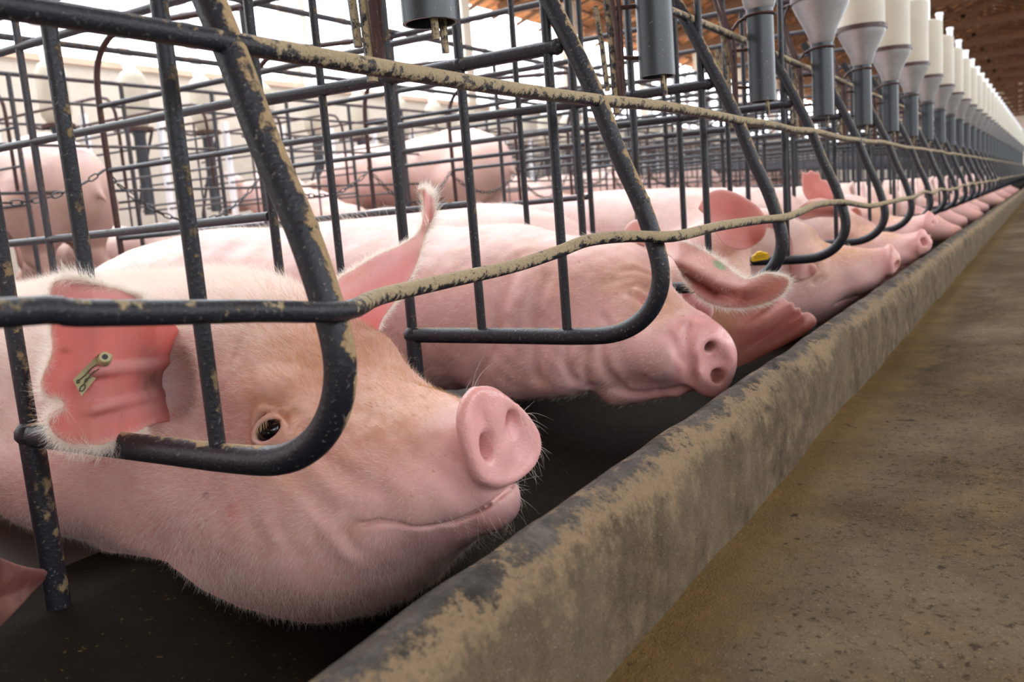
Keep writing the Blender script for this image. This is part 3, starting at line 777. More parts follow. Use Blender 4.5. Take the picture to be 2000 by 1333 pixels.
# ---------------------------------------------------------------- tracing and ears
def trace(F, o, d, t0=.2, t1=3.0):
    """first skin point along a ray (coordinates of the field) and its outward normal"""
    o = np.array(o, float); d = np.array(d, float)/np.linalg.norm(d); t = np.arange(t0, t1, .0015); P = o+t[:, None]*d
    def val(P):
        ix = [np.interp(P[:, i], a, np.arange(len(a))) for i, a in enumerate((F.x, F.y, F.z))]
        i0 = [np.clip(q.astype(int), 0, n-2) for q, n in zip(ix, F.D.shape)]; f = [q-i for q, i in zip(ix, i0)]; r = 0
        for a in (0, 1):
            for b in (0, 1):
                for c in (0, 1):
                    w = (f[0] if a else 1-f[0])*(f[1] if b else 1-f[1])*(f[2] if c else 1-f[2]); r = r+w*F.D[i0[0]+a, i0[1]+b, i0[2]+c]
        out = (P[:, 0] < F.x[0])|(P[:, 0] > F.x[-1])|(P[:, 1] < F.y[0])|(P[:, 1] > F.y[-1])|(P[:, 2] < F.z[0])|(P[:, 2] > F.z[-1])
        return np.where(out, .06, r)
    v = val(P); i = np.argmax(v < 0)
    if v[i] >= 0: return None
    p = P[i-1]+(P[i]-P[i-1])*v[i-1]/(v[i-1]-v[i]); e = .005
    n = np.array([(val((p+s)[None])-val((p-s)[None]))[0] for s in np.eye(3)*e]); return p, n/np.linalg.norm(n)
def ear(outline, depth, k, thick=.0032, h=.003, tint_fn=None, n_smooth=4):
    """ear lobe: an outline in the picture's own proportions laid on the curved sheet x = depth(u, v)"""
    O = np.array(outline, float); O = np.array([q for q in smooth_path(list(np.c_[O, np.zeros(len(O))])+[np.r_[O[0], 0]], n_smooth)])[:-1, :2]
    V, Q, _ = ear_lobe(O*k, h, thick); ed = edge_dist(V, O*k)
    def surf(u, v):
        X = depth(u, v); d = FW[None]+RT[None]*((u-1000)/F_PX)[:, None]-UP[None]*((v-666.5)/F_PX)[:, None]
        return d*(X/d[:, 0])[:, None]
    u, v = V[:, 0]/k, V[:, 1]/k; S = surf(u, v); du = surf(u+1, v)-surf(u-1, v); dv = surf(u, v+1)-surf(u, v-1)
    N = np.cross(du, dv); N /= np.linalg.norm(N, axis=1)[:, None]; s = np.sign(np.mean(np.sum(N*S, 1))); N *= -s    # towards the viewer side
    W = S+N*V[:, 2:3]; T = tint_fn(u, v, V[:, 2], ed) if tint_fn else np.tile(np.array(DEEP), (len(W), 1))
    # face winding must point outwards
    c = W[Q]; fn = np.cross(c[:, 2]-c[:, 0], c[:, 3]-c[:, 1]); side = np.sum(fn*N[Q[:, 0]], 1)*np.sign(V[Q[:, 0], 2])
    if np.sum(side) < 0: Q = Q[:, ::-1]
    return W, Q, T, (u, v, V[:, 2], ed, N)
EAR_IN = (.72, .27, .25); EAR_RIM = (.88, .66, .58)
# ---------------------------------------------------------------- nearest sow, awake
HO = np.array([.693, .455, -.217]); HR = rotvec((-.073, -.226, -.152)); HS = 1.15
def h2w(P, o=HO, R=HR, s=HS): return (np.asarray(P)*s)@R.T+o
def w2h(P, o=HO, R=HR, s=HS): return ((np.asarray(P, float)-o)@R)/s
def sow_awake():
    root = empty('sow', (.80, 1.3, FLOOR-.015), 'nearest sow, awake with one dark eye open, wearing a cream tag in its red ear', 'pig', 'sows lying in the front row crates')
    base = np.array(root.location)
    F = Field(axis(-.26, -.16, .10, .30, QF*.0026, .006), axis(-.03, -.012, .30, 1.62, QF*.0024, .016), axis(-.36, -.15, .16, .27, QF*.0027, .006))
    head(F)
    for c, r, k in (((.790, 1.02, -.205), (.170, .26, .155), .06), ((.800, 1.30, -.230), (.215, .34, .180), .07), ((.805, 1.75, -.235), (.225, .46, .178), .07),
                    ((.805, 2.05, -.245), (.205, .26, .155), .07), ((.66, 1.12, -.30), (.11, .16, .085), .05), ((.70, .97, -.335), (.085, .10, .05), .02)):
        F.ell(w2h(c), tuple(np.array(r)/HS), k, R=HR.T.copy())
    F.ell((-.045, .29, -.078), (.080, .17, .090), .06); F.ell((-.02, .46, -.112), (.125, .17, .100), .06)
    F.ell((-.042, .15, -.045), (.036, .075, .044), .05)
    snout(F, .65)
    F.bumps(3, 55, .0010); F.bumps(8, 120, .0004)
    O = w2h((0, 0, 0)); hit = lambda u, v: trace(F, O, w2h(ray(u, v))-O)
    ml = [hit(*q)[0] for q in ((968, 978), (945, 995), (915, 1010), (880, 1024), (830, 1032), (780, 1026), (740, 1021), (700, 1028))]
    ml = [(p_[1], p_[2]) for p_ in ml]; ml = [(ml[0][0]-.02, ml[0][1]+.004)]+ml
    ml = [m_ for i_, m_ in enumerate(ml) if i_ == 0 or m_[0] > max(q[0] for q in ml[:i_])]
    mouth_cut(F, ml)
    F.ell((-.066, .128, -.064), (.010, .016, .008), .014)
    # eye
    pe, ne = hit(527, 841); pa, _ = hit(500, 862); pb, _ = hit(556, 826)
    e1 = pb-pa; e1 -= ne*(e1@ne); e1 /= np.linalg.norm(e1); e2 = np.cross(ne, e1); R = np.stack([e1, e2, ne], 1)
    F.ell(pe-ne*.004, (.024, .018, .012), .012, R=R)
    ec = pe-ne*.0090
    F.ell(ec+ne*.010, (.0150, .0080, .030), .003, R=R, carve=True)
    F.ell(ec, (.0158, .0158, .0150), .001, R=R, carve=True)
    up = e2 if e2[2] > 0 else -e2
    ringp = [pe+e1*.0165*math.cos(t)+up*.0098*math.sin(t)+ne*.002 for t in np.linspace(0, 2*math.pi, 15)]
    F.crease(ringp, .0024, -.0013)
    ringp = [pe+e1*.0205*math.cos(t)+up*.0135*math.sin(t)+ne*.001 for t in np.linspace(-.6, 3.6, 12)]
    F.crease(ringp, .0022, .0030)
    for o_, dep, w_ in ((.0150, .0022, .0028), (.021, -.0016, .0038), (.028, .0022, .004)):
        F.crease([pe-e1*.020+up*(o_*.35)+ne*.002, pe-e1*.008+up*(o_*.95)+ne*.003, pe+e1*.006+up*o_+ne*.003, pe+e1*.019+up*(o_*.5)+ne*.002], w_, dep)
    F.crease([pe-e1*.018-up*.006, pe-e1*.002-up*.0135, pe+e1*.014-up*.010], .003, .0020)
    F.crease([pe+e1*.013+up*.001, pe+e1*.026+up*.003, pe+e1*.036-up*.004], .0030, .0026)
    # skin folds read off the cheek, neck and brow
    def fold(pts, w_, dep):
        P = [hit(*q) for q in pts]; P = [q[0] for q in P if q is not None]
        if len(P) > 1: F.crease(P, w_, dep)
    fold([(425, 770), (440, 740), (452, 700), (462, 670)], .004, .003)
    fold([(600, 850), (640, 905), (690, 935), (735, 960)], .010, .0035)
    fold([(690, 1030), (675, 1050), (690, 1075)], .006, .003)
    fold([(560, 905), (600, 960), (650, 1010)], .012, .0025)
    fold([(150, 1060), (230, 1085), (300, 1105)], .010, .006)
    fold([(745, 820), (700, 800), (660, 790)], .010, .002)
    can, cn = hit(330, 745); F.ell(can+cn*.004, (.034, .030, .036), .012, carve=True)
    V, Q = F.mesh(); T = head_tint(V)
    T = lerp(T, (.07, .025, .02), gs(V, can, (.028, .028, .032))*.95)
    sc, _ = hit(455, 1000); T = lerp(T, (.55, .10, .12), gs(V, sc, (.01, .010, .012))*.8)
    sc, _ = hit(402, 967); T = lerp(T, (.16, .04, .03), gs(V, sc, (.004, .004, .004))*.9)
    sc, _ = hit(690, 1035); T = lerp(T, (.40, .17, .06), gs(V, sc, (.008, .012, .007))*.8)
    T = lerp(T, (.80, .62, .58), (np.exp(-((np.linalg.norm(np.c_[(V-pe)@e1/1.7, (V-pe)@up, (V-pe)@ne*.4], axis=1)-.0093)/.0014)**2))[:, None]*.5)
    T = lerp(T, (.45, .10, .09), gs(V, pe+e1*.019+up*.001, (.006, .006, .006))*.8)
    T = lerp(T, (.42, .21, .085), gs(V, (-.03, .13, .045), (.09, .09, .06))*.45)
    lowm = 1/(1+np.exp((V[:, 2]+.02)/.05)); T = lerp(T, (.74, .40, .38), (lowm*.45)[:, None])
    W = h2w(V)-base
    # snout front gets the wet skin material
    cen = V[Q].mean(1); wet = (cen[:, 1] < .021) & (cen[:, 2] > -.0505-.0*cen[:, 0])
    parts = [(W, Q[~wet], 0), (W, Q[wet], 1)]
    # near ear: a red funnel facing the aisle, notched at the edge
    near = [(345, 628), (289, 587), (247, 566), (194, 551), (152, 540), (116, 541), (98, 555), (93, 583), (94, 640), (97, 680), (88, 712), (79, 731), (75, 752), (81, 773), (96, 783),
            (117, 786), (119, 792), (104, 797), (91, 806), (88, 820), (96, 842), (114, 862), (141, 875), (176, 878), (212, 872), (255, 856), (300, 835), (345, 822), (372, 760), (375, 690)]
    def dep1(u, v):
        X = np.interp(u, [70, 120, 185, 225, 300, 345, 375], [.430, .437, .450, .474, .545, .625, .72])
        m = np.interp(u, [80, 330], [.10, 1.0]); vm = np.interp(u, [80, 330], [700, 735]); hw = np.interp(u, [80, 330], [165, 120])
        q = np.clip(1-((v-vm)/hw)**2, -.6, 1); X = X+.034*q*m*np.clip((u-205)/60, 0, 1)+.006*q*np.clip((u-90)/60, 0, 1)
        X += .011*np.exp(-((v-(722-.10*(u-200)))/10)**2)*-1*np.clip((u-150)/80, 0, 1)
        X += .009*np.exp(-((v-(795-.22*(u-200)))/9)**2)*-1*np.clip((u-150)/80, 0, 1)
        X += .034*np.exp(-((u-322)/30)**2-((v-745)/50)**2)
        X += .010*np.exp(-((v-560)/22)**2)*np.clip((u-130)/80, 0, 1)
        return X
    def tint1(u, v, s, ed):
        T = np.tile(np.array((.80, .25, .22)), (len(u), 1))
        rim = np.clip(1-ed/.010, 0, 1)[:, None]; T = lerp(T, EAR_RIM, rim*.75*(u < 300)[:, None])
        T = lerp(T, (.80, .52, .47), (np.exp(-((v-560)/26)**2))[:, None]*.7)
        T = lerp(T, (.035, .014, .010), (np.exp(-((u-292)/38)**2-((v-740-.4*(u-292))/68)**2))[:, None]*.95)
        T = lerp(T, (.72, .40, .38), (np.exp(-((v-(722-.10*(u-200)))/12)**2-((u-250)/60)**2))[:, None]*.6)
        T = lerp(T, (.72, .42, .40), (np.exp(-((v-(800-.1*(u-200)))/26)**2-((u-255)/60)**2))[:, None]*.5)
        T = lerp(T, (.35, .08, .05), (np.exp(-((u-128)/10)**2-((v-684)/6)**2))[:, None]*.7)
        return T
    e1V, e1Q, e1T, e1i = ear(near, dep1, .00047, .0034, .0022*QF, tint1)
    # far ear: stands up, its tip curled
    far = [(655, 640), (648, 590), (655, 545), (690, 522), (730, 497), (790, 470), (815, 448), (824, 415), (821, 385), (806, 366), (822, 364), (842, 374), (852, 392), (852, 420), (840, 448), (828, 480),
           (818, 515), (800, 552), (775, 590), (750, 625), (735, 665), (715, 690), (680, 680)]
    def dep2(u, v):
        X = np.interp(u, [640, 700, 780, 850], [.745, .79, .85, .885]); X = X+.0006*(v-640)*-.22
        w = (u-(822+.02*(430-v)))/16.; X += np.clip(470-v, 0, 60)/60*.020*np.clip(w*w, 0, 1.5)*-1
        d = (v-(455+(830-u)*.88)); X += .020*np.clip(d/110, -1, 1)*np.clip((v-450)/60, 0, 1)
        return X
    def tint2(u, v, s, ed):
        T = np.tile(np.array((.84, .42, .40)), (len(u), 1)); T = lerp(T, (.92, .70, .64), np.clip(1-ed/.010, 0, 1)[:, None]*.8)
        d = (v-(490+(820-u)*.62)); T = lerp(T, (.90, .68, .64), np.clip(1-np.abs(d+18)/28, 0, 1)[:, None]*.7)
        T = lerp(T, (.80, .20, .20), (np.exp(-((u-735)/60)**2-((v-640)/50)**2))[:, None]*.6); return T
    e2V, e2Q, e2T, e2i = ear(far, dep2, .00062, .0034, .0028*QF, tint2)
    parts += [(e1V-base, e1Q, 2), (e2V-base, e2Q, 2)]
    make_skin('body', parts, [M_SKIN, M_SNOUT, M_EAR], root, [T, T, e1T, e2T])
    # eyeball
    c = h2w(ec)-base; r = .0156*HS
    eb = MB(); eb.lathe([(r*math.sin(t)+1e-5, r*math.cos(t)) for t in np.linspace(0, math.pi, 18)], tuple(c), 28); eb.build('eye', M_EYE, root)
    # tear line and lashes
    L = []; g = np.random.default_rng(4)
    for t in np.linspace(-.95, .35, 34):
        a = ec+e1*.0148*t+up*(.0085*math.sqrt(1-t*t)+.0008)+ne*.0125; L.append(a)
    L = np.array(L); dirs = (-up*1.0+ne*.55-e1*.35)[None]+g.normal(size=(len(L), 3))*.12
    pts = []; mb = MB()
    for a, d in zip(L, dirs):
        d = d/np.linalg.norm(d); ln = .0075*g.uniform(.7, 1.2)
        q = [a, a+(ne*.35+d*.65)*ln*.5, a+d*ln-up*.001]; mb.tube(h2w(np.array(q))-base, [.00016, .00012, .00004], 4)
    mb.build('eyelashes', simple('eyelash_hair', (.72, .50, .26), .5), root)
    # ear tag: bent cream plate with a stud, sitting on the ear
    def ept(u, v, off=0.0):
        uu, vv = np.array([float(u)]), np.array([float(v)]); X = dep1(uu, vv)[0]; p = on_x(u, v, X); return p-np.array(ray(u, v))/np.linalg.norm(ray(u, v))*off
    tg = empty('ear_tag', tuple(-base*0)); tg.parent = root; tg['label'] = 'cream plastic ear tag'
    off = .014
    cs = [ept(u, v, off) for u, v in ((143, 742), (196, 690), (214, 708), (160, 774))]
    cs = [np.array(q) for q in cs]; nn = np.cross(cs[1]-cs[0], cs[3]-cs[0]); nn /= np.linalg.norm(nn)
    if nn@ray(170, 730) > 0: nn = -nn
    pl = MB(); G = 8; top = []; 
    for i in range(G+1):
        for j in range(G+1):
            a, b = i/G, j/G; p = (cs[0]*(1-a)+cs[1]*a)*(1-b)+(cs[3]*(1-a)+cs[2]*a)*b; p = p+nn*.0016*math.sin(math.pi*a)
            top.append(p)
    n = G+1; V2 = [p+nn*.0008 for p in top]+[p-nn*.0008 for p in top]; Fq = []
    for i in range(G):
        for j in range(G): Fq.append((i*n+j, (i+1)*n+j, (i+1)*n+j+1, i*n+j+1)); Fq.append(tuple(n*n+q for q in (i*n+j, i*n+j+1, (i+1)*n+j+1, (i+1)*n+j)))
    for i in range(G):
        for a_, b_ in ((i*n, (i+1)*n), ((i+1)*n+G, i*n+G), (i+1, i), (G*n+i, G*n+i+1)): Fq.append((a_, b_, b_+n*n, a_+n*n))
    pl.add(np.array(V2)-base, Fq); pl.build('plate', M_TAG, tg)
    c0 = ept(204, 702, off+.0015); ax = nn*.85+(cs[1]-cs[0])/np.linalg.norm(cs[1]-cs[0])*.55; ax /= np.linalg.norm(ax)
    st = MB(); q = [c0+ax*t for t in (-.004, .0, .0045, .0090, .0094)]; st.tube(np.array(q)-base, [.0060, .0062, .0052, .0048, .0040], 20); st.build('stud', M_TAG, tg)
    st = MB(); q = [c0+ax*t for t in (.0093, .0097)]; st.tube(np.array(q)-base, [.0026, .0024], 16); st.build('hole', M_BLACK, tg)
    pin = MB(); pin.tube(np.array([c0-nn*.012, c0]) - base, [.003, .003], 10); pin.build('pin', M_TAG, tg)
    # hand-inked marks on the plate
    e_u = (cs[1]-cs[0]); e_v = (cs[3]-cs[0]); mk = MB()
    def mp(a, b): 
        return cs[0]+e_u*a+e_v*b+nn*(.0016*math.sin(math.pi*a)+.0009)
    for stroke in ([(.12, .25), (.35, .30), (.62, .28), (.80, .35)], [(.30, .62), (.55, .50), (.80, .60)], [(.06, .30), (.10, .20), (.16, .26), (.12, .36), (.06, .30)],
                   [(.02, .72), (.10, .60), (.22, .62), (.24, .76), (.12, .84), (.02, .72)], [(.24, .62), (.35, .50), (.50, .62)]):
        P = smooth_path([mp(a, b)-base for a, b in stroke], 5); mk.tube(P, .00055, 6)
    mk.build('inked_mark', M_INK, tg)
    # bristles
    if HAIR:
        far_ok = lambda C, N: np.clip(.55-N@(-np.array([-.8, -.5, .3]))*0, 0, 1)
        view = (w2h((0, 0, 0)))
        def wgt(C, N):
            d = view-C; d /= np.linalg.norm(d, axis=1)[:, None]; f = np.sum(d*N, 1)
            w = np.clip(f+.30, 0, 1)**.5*(C[:, 1] > .035)*(C[:, 1] < .95); w = w*(1+1.6*np.clip(C[:, 2]-.05, 0, .1)/.1)
            w = w*np.where((np.linalg.norm(C-pe, axis=1) < .017), 0, 1); return w*np.clip((C[:, 1]-.03)/.07, .25, 1)
        P, N = face_samples(V, Q, int(170000*HAIR), 11, wgt)
        lo_ = 1/(1+np.exp((P[:, 2]+.035)/.02)); flow = np.stack([P[:, 0]*-.6, 1.0-.55*lo_, .10-1.15*lo_+.35*np.sin(P[:, 1]*26)*np.sin(P[:, 2]*30)], 1)
        crown = np.clip((P[:, 2]-.10)/.05, 0, 1)
        ln = (.0048+.0042*np.clip((P[:, 1]-.08)/.2, 0, 1)+.0040*crown+.0045*np.clip((-.05-P[:, 2])/.06, 0, 1))[:, None]*np.clip((P[:, 1])/.08, .45, 1)[:, None]
        pt = gs(P, (0, .17, .07), (.11, .10, .07))[:, 0]*1.25+gs(P, (0, .09, .03), (.07, .07, .04))[:, 0]*1.0+gs(P, (-.09, .19, .05), (.05, .05, .04))[:, 0]*.5
        tm_ = np.random.default_rng(9).uniform(size=len(P)) < pt
        for mk_, mt_, sd_ in ((~tm_, M_BRISTLE, 3), (tm_, M_BRISTLE_TAN, 4)):
            bristles('bristles', (h2w(P)-base)[mk_], (N@HR.T)[mk_], (flow@HR.T)[mk_], (ln*HS)[mk_], (.38+.25*crown)[:, None][mk_], .000085, root, sd_, mt_)
        # whiskers on chin and snout
        P, N = face_samples(V, Q, 230, 12, lambda C, N: ((C[:, 1] < .05) & (C[:, 2] < -.045))*1.0+((C[:, 1] < .035) & (C[:, 0] > .03))*1.2)
        bristles('bristles', h2w(P)-base, N@HR.T, (N+np.array([0, -.2, -.6]))@HR.T, np.full((len(P), 1), .017), .8, .00013, root, 5)
        P, N = face_samples(V, Q, 22, 15, lambda C, N: ((C[:, 1] < .17) & (C[:, 2] > .045))*1.0*(N[:, 2] > .2))
        bristles('bristles', h2w(P)-base, N@HR.T, (N+np.array([0, -.6, 0]))@HR.T, np.full((len(P), 1), .030), .9, .00012, root, 6)
        # fringe along the ear rims
        for (u, v, s, ed, Nn), EV, EQ, n_, L_, sd, fr in ((e1i, e1V, e1Q, 5200, .0150, 21, (.0035)), (e2i, e2V, e2Q, 5000, .0105, 22, (.004))):
            cu, cv = u.mean(), v.mean()
            fe = ed[EQ].mean(1); 
            out = EV-EV.mean(0)
            base_k = (u[EQ].mean(1) < 285) if sd == 21 else (v[EQ].mean(1) < 640)
            w = lambda C, N_: np.where(fe < .0045, 1.0, 0.0)*base_k
            P, N = face_samples(EV, EQ, n_, sd, w)
            tipd = (EV.mean(0)-on_x(*( (330, 720) if sd == 21 else (670, 620)), .6 if sd == 21 else .78))
            dirs = (P-EV.mean(0)); dirs /= np.linalg.norm(dirs, axis=1)[:, None]+1e-9; dirs = dirs+tipd/np.linalg.norm(tipd)*.8
            bristles('bristles', P-base, N, dirs, np.full((n_, 1), L_), .25, .00013, root, sd)
    return root
def tag_mats():
    m = NT('cream_tag_plastic'); n = m.noise(160, 4, .6); m.base(m.mix(n, (.36, .29, .14), (.50, .42, .24))); return m.set(Roughness=.5)
M_TAG = tag_mats(); M_INK = simple('faded_ink', (.07, .07, .04), .8)
QF = 1.0; HAIR = 1.0
sow_awake()

# ---------------------------------------------------------------- sleeping sow, lying on her side
def sow_sleeping():
    root = empty('sow', (1.45, 1.3, FLOOR-.015), 'sleeping sow with closed eye and wrinkled jowls, a green mark on her floppy ear', 'pig', 'sows lying in the front row crates')
    base = np.array(root.location)
    F = Field(axis(1.10, 1.20, 1.62, 1.80, QF*.0042, .008), axis(.34, .40, 1.05, 2.45, QF*.0040, .016), axis(-.46, -.40, -.02, .12, QF*.0042, .008))
    P = lambda u, v, X: on_x(u, v, X)
    # body
    for c, r, k in (((1.46, 1.05, -.19), (.17, .24, .165), .06), ((1.455, 1.32, -.185), (.21, .32, .190), .08), ((1.455, 1.72, -.190), (.225, .42, .203), .08), ((1.455, 2.0, -.21), (.205, .30, .175), .08)):
        F.ell(c, r, k)
    # head: skull, cheeks, jowl rolls
    F.ell(P(1010, 590, 1.47), (.150, .16, .150), .06)
    F.ell(P(1110, 590, 1.46), (.125, .13, .118), .05)
    F.ell(P(1200, 560, 1.50), (.105, .11, .085), .05)
    F.ell(P(1165, 680, 1.42), (.085, .12, .070), .05)
    F.ell(P(1060, 700, 1.40), (.075, .12, .075), .04)
    F.ell(P(985, 700, 1.40), (.080, .09, .080), .03)
    F.ell(P(1235, 590, 1.45), (.06, .06, .055), .04)
    so = P(1396, 705, 1.415); fw = np.array([-.60, -.79, -.10]); fw /= np.linalg.norm(fw)
    R0 = rotvec((.433, 1.265, -.603)); bk = R0[:, 1]
    sR = R0; sS = 1.16
    F.cone(so+bk*.040, P(1225, 655, 1.46), .060, .098, .04)
    F.cone(P(1330, 665, 1.43), P(1240, 640, 1.46), .052, .080, .04)
    F.ell(P(1283, 688, 1.395), (.052, .058, .050), .020)                  # near flew
    F.cone(P(1318, 752, 1.42), P(1210, 745, 1.43), .022, .045, .02)        # lower jaw
    # snout disc in its own frame
    c = lambda x, y, z: so+sR@(np.array([x, y, z])*sS)
    F.ell(c(.0, .013, -.004), tuple(np.array((.0600, .0165, .0420))*sS), .010, R=sR)
    F.ell(c(.0, -.030, -.004), tuple(np.array((.045, .0300, .031))*sS), .010, R=sR, carve=True)
    for sx in (-1, 1):
        F.cone(c(sx*.0225, -.006, -.001), c(sx*.027, .026, -.002), .0105, .0075, .006, carve=True)
    hit = lambda u, v: trace(F, (0, 0, 0), ray(u, v))
    def fold(pts, w_, dep):
        H = [hit(*q) for q in pts]; H = [q[0] for q in H if q is not None]
        if len(H) > 1: F.crease(H, w_, dep)
    fold([(1000, 520), (985, 560), (970, 600), (962, 660), (948, 700), (928, 752)], .014, .013)
    fold([(1062, 545), (1044, 590), (1040, 640), (1045, 700), (1052, 740), (1050, 790)], .012, .013)
    fold([(1110, 670), (1104, 710), (1120, 742), (1122, 780)], .009, .008)
    fold([(1150, 690), (1142, 720), (1150, 755)], .008, .006)
    fold([(1178, 660), (1176, 700), (1190, 735), (1215, 760)], .010, .012)
    fold([(1345, 640), (1340, 670), (1342, 695), (1352, 715), (1345, 745)], .0075, .016)
    fold([(1310, 655), (1325, 690), (1345, 715), (1350, 735)], .007, .008)
    fold([(1330, 760), (1290, 768), (1240, 770), (1200, 760)], .007, .009)
    fold([(1234, 573), (1246, 582), (1260, 592), (1272, 601)], .005, .010)      # closed eye
    fold([(1228, 585), (1240, 597), (1256, 608)], .008, -.004)
    fold([(1245, 568), (1260, 578), (1276, 588)], .007, -.004)
    fold([(1225, 560), (1250, 560), (1275, 575)], .006, .004)
    fold([(1210, 530), (1240, 528), (1275, 545)], .006, .004)
    fold([(1180, 620), (1190, 640), (1182, 655)], .007, .005)
    fold([(1150, 560), (1190, 548), (1230, 545)], .007, .003)
    fold([(1010, 500), (1060, 490), (1120, 486)], .009, .004)
    F.bumps(23, 40, .0016); F.bumps(28, 90, .0006)
    V, Q = F.mesh(); n = len(V); T = np.tile(np.array(PINK), (n, 1))
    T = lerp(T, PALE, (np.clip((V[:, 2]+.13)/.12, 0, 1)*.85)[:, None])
    T = lerp(T, TAN, gs(V, P(1190, 540, 1.40), (.10, .12, .05))*.55); T = lerp(T, TAN, gs(V, P(1330, 590, 1.42), (.10, .10, .05))*.6)
    T = lerp(T, TAN, gs(V, P(1060, 520, 1.36), (.1, .14, .04))*.3)
    L = ((V-so)@sR)/sS
    T = lerp(T, SNOUT, (1/(1+np.exp((L[:, 1]-.030)/.005))*(np.abs(L[:, 0]) < .075)*(L[:, 2] > -.062)*(np.linalg.norm(L, axis=1) < .085))[:, None]*.9)
    for sx in (-1, 1): T = lerp(T, (.10, .02, .02), gs(L, (sx*.024, .013, -.002), (.010, .018, .010))*.95)
    T = lerp(T, (.60, .24, .24), gs(V, P(1290, 760, 1.41), (.05, .05, .02))*.7)
    e_, _ = hit(1258, 592); T = lerp(T, (.70, .22, .20), gs(V, e_, (.012, .016, .012))*.7)
    W = V-base; cen = L[Q].mean(1); wet = (cen[:, 1] < .026) & (np.linalg.norm(cen, axis=1) < .07)
    parts = [(W, Q[~wet], 0), (W, Q[wet], 1)]; tints = [T, T]
    def add_ear(outl, dep, k, tf, h=.004, th=.004):
        a, b, t, info = ear(outl, dep, k, th, h*QF, tf); parts.append((a-base, b, 2)); tints.append(t); return a, b, info
    # upper ear hangs forward: a rolled flap with its dark inner side showing below the fold
    ua = [(1262, 462), (1300, 466), (1335, 470), (1370, 485), (1410, 510), (1448, 540), (1470, 541), (1492, 533), (1516, 534), (1538, 540), (1545, 550), (1540, 563), (1528, 578), (1508, 590), (1478, 600), (1440, 605), (1405, 601),
          (1372, 588), (1345, 562), (1325, 530), (1310, 505), (1285, 490)]
    def ridge(u): return np.interp(u, [1290, 1326, 1360, 1400, 1430, 1455, 1480, 1510], [510, 513, 530, 553, 561, 561, 552, 536])
    def depa(u, v):
        X = np.interp(u, [1262, 1330, 1545], [1.43, 1.405, 1.36]); r = ridge(u)
        s_ = (v-r)/38.; X = X-.030*np.exp(-(s_/.55)**2)*np.clip((1520-u)/60, 0, 1)+.030*np.clip(-s_, 0, 1.2)
        X += .045*np.exp(-((v-r-17)/12.)**2)*np.clip((u-1318)/20, 0, 1)*np.clip((1450-u)/50, 0, 1)
        return X
    def tinta(u, v, s, ed):
        T = np.tile(np.array((.66, .29, .24)), (len(u), 1)); r = ridge(u); up = 1/(1+np.exp((v-r)/2.5))
        T = lerp(T, (.76, .45, .38), up[:, None]*.9); T = lerp(T, PALE, np.clip(1-ed/.010, 0, 1)[:, None]*.75)
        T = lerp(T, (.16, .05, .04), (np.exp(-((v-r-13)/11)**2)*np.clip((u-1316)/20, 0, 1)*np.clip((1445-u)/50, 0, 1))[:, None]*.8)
        a = math.radians(32); du = (u-1405)*math.cos(a)+(v-521)*math.sin(a); dv = -(u-1405)*math.sin(a)+(v-521)*math.cos(a)
        g = 1/(1+np.exp(((du/15)**2+(dv/7.5)**2-1)*6)); T = lerp(T, (.22, .42, .22), g[:, None]*.9); return T
    A1 = add_ear(ua, depa, .00085, tinta, .0034, .0045)
    # the ear beneath the head, just its pink edge above the neck
    ud = [(1222, 448), (1232, 436), (1248, 430), (1266, 432), (1280, 445), (1290, 470), (1270, 480), (1240, 470)]
    add_ear(ud, lambda u, v: 1.52+0*u, .0009, lambda u, v, s, ed: lerp(np.tile(np.array((.80, .46, .42)), (len(u), 1)), PALE, np.clip(1-ed/.01, 0, 1)[:, None]*.8), .004, .012)
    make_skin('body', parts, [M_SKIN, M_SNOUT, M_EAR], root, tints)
    if HAIR:
        def wgt(C, N):
            d = -C/np.linalg.norm(C, axis=1)[:, None]; f = np.sum(d*N, 1); return np.clip(f+.3, 0, 1)**.5*(C[:, 1] < 1.9)*(1+2*np.clip((C[:, 2]+.08)/.1, 0, 1))*(np.linalg.norm(C-so, axis=1) > .09)
        Pp, N = face_samples(V, Q, int(26000*HAIR), 31, wgt)
        bristles('bristles', Pp-base, N, np.tile([[0, 1., -.35]], (len(Pp), 1)), np.full((len(Pp), 1), .011), .35, .00013, root, 33)
        ev, eq, (u, v, s, ed, Nn) = A1; fe = ed[eq].mean(1)
        Pp, N = face_samples(ev, eq, 5000, 32, lambda C, N_: np.where(fe < .006, 1.0, .02)*(u[eq].mean(1) > 1330))
        dd = Pp-ev.mean(0); dd /= np.linalg.norm(dd, axis=1)[:, None]
        bristles('bristles', Pp-base, N, dd+np.array([0, -.4, 0]), np.full((5000, 1), .011), .3, .00014, root, 35)
        Pp, N = face_samples(V, Q, 500, 36, lambda C, N: (N[:, 2] > .75)*(C[:, 2] > -.02)*(C[:, 1] > .95)*(C[:, 1] < 1.6))
        bristles('bristles', Pp-base, N, np.tile([[0, 1., .6]], (len(Pp), 1)), np.full((len(Pp), 1), .026), .9, .0002, root, 37)
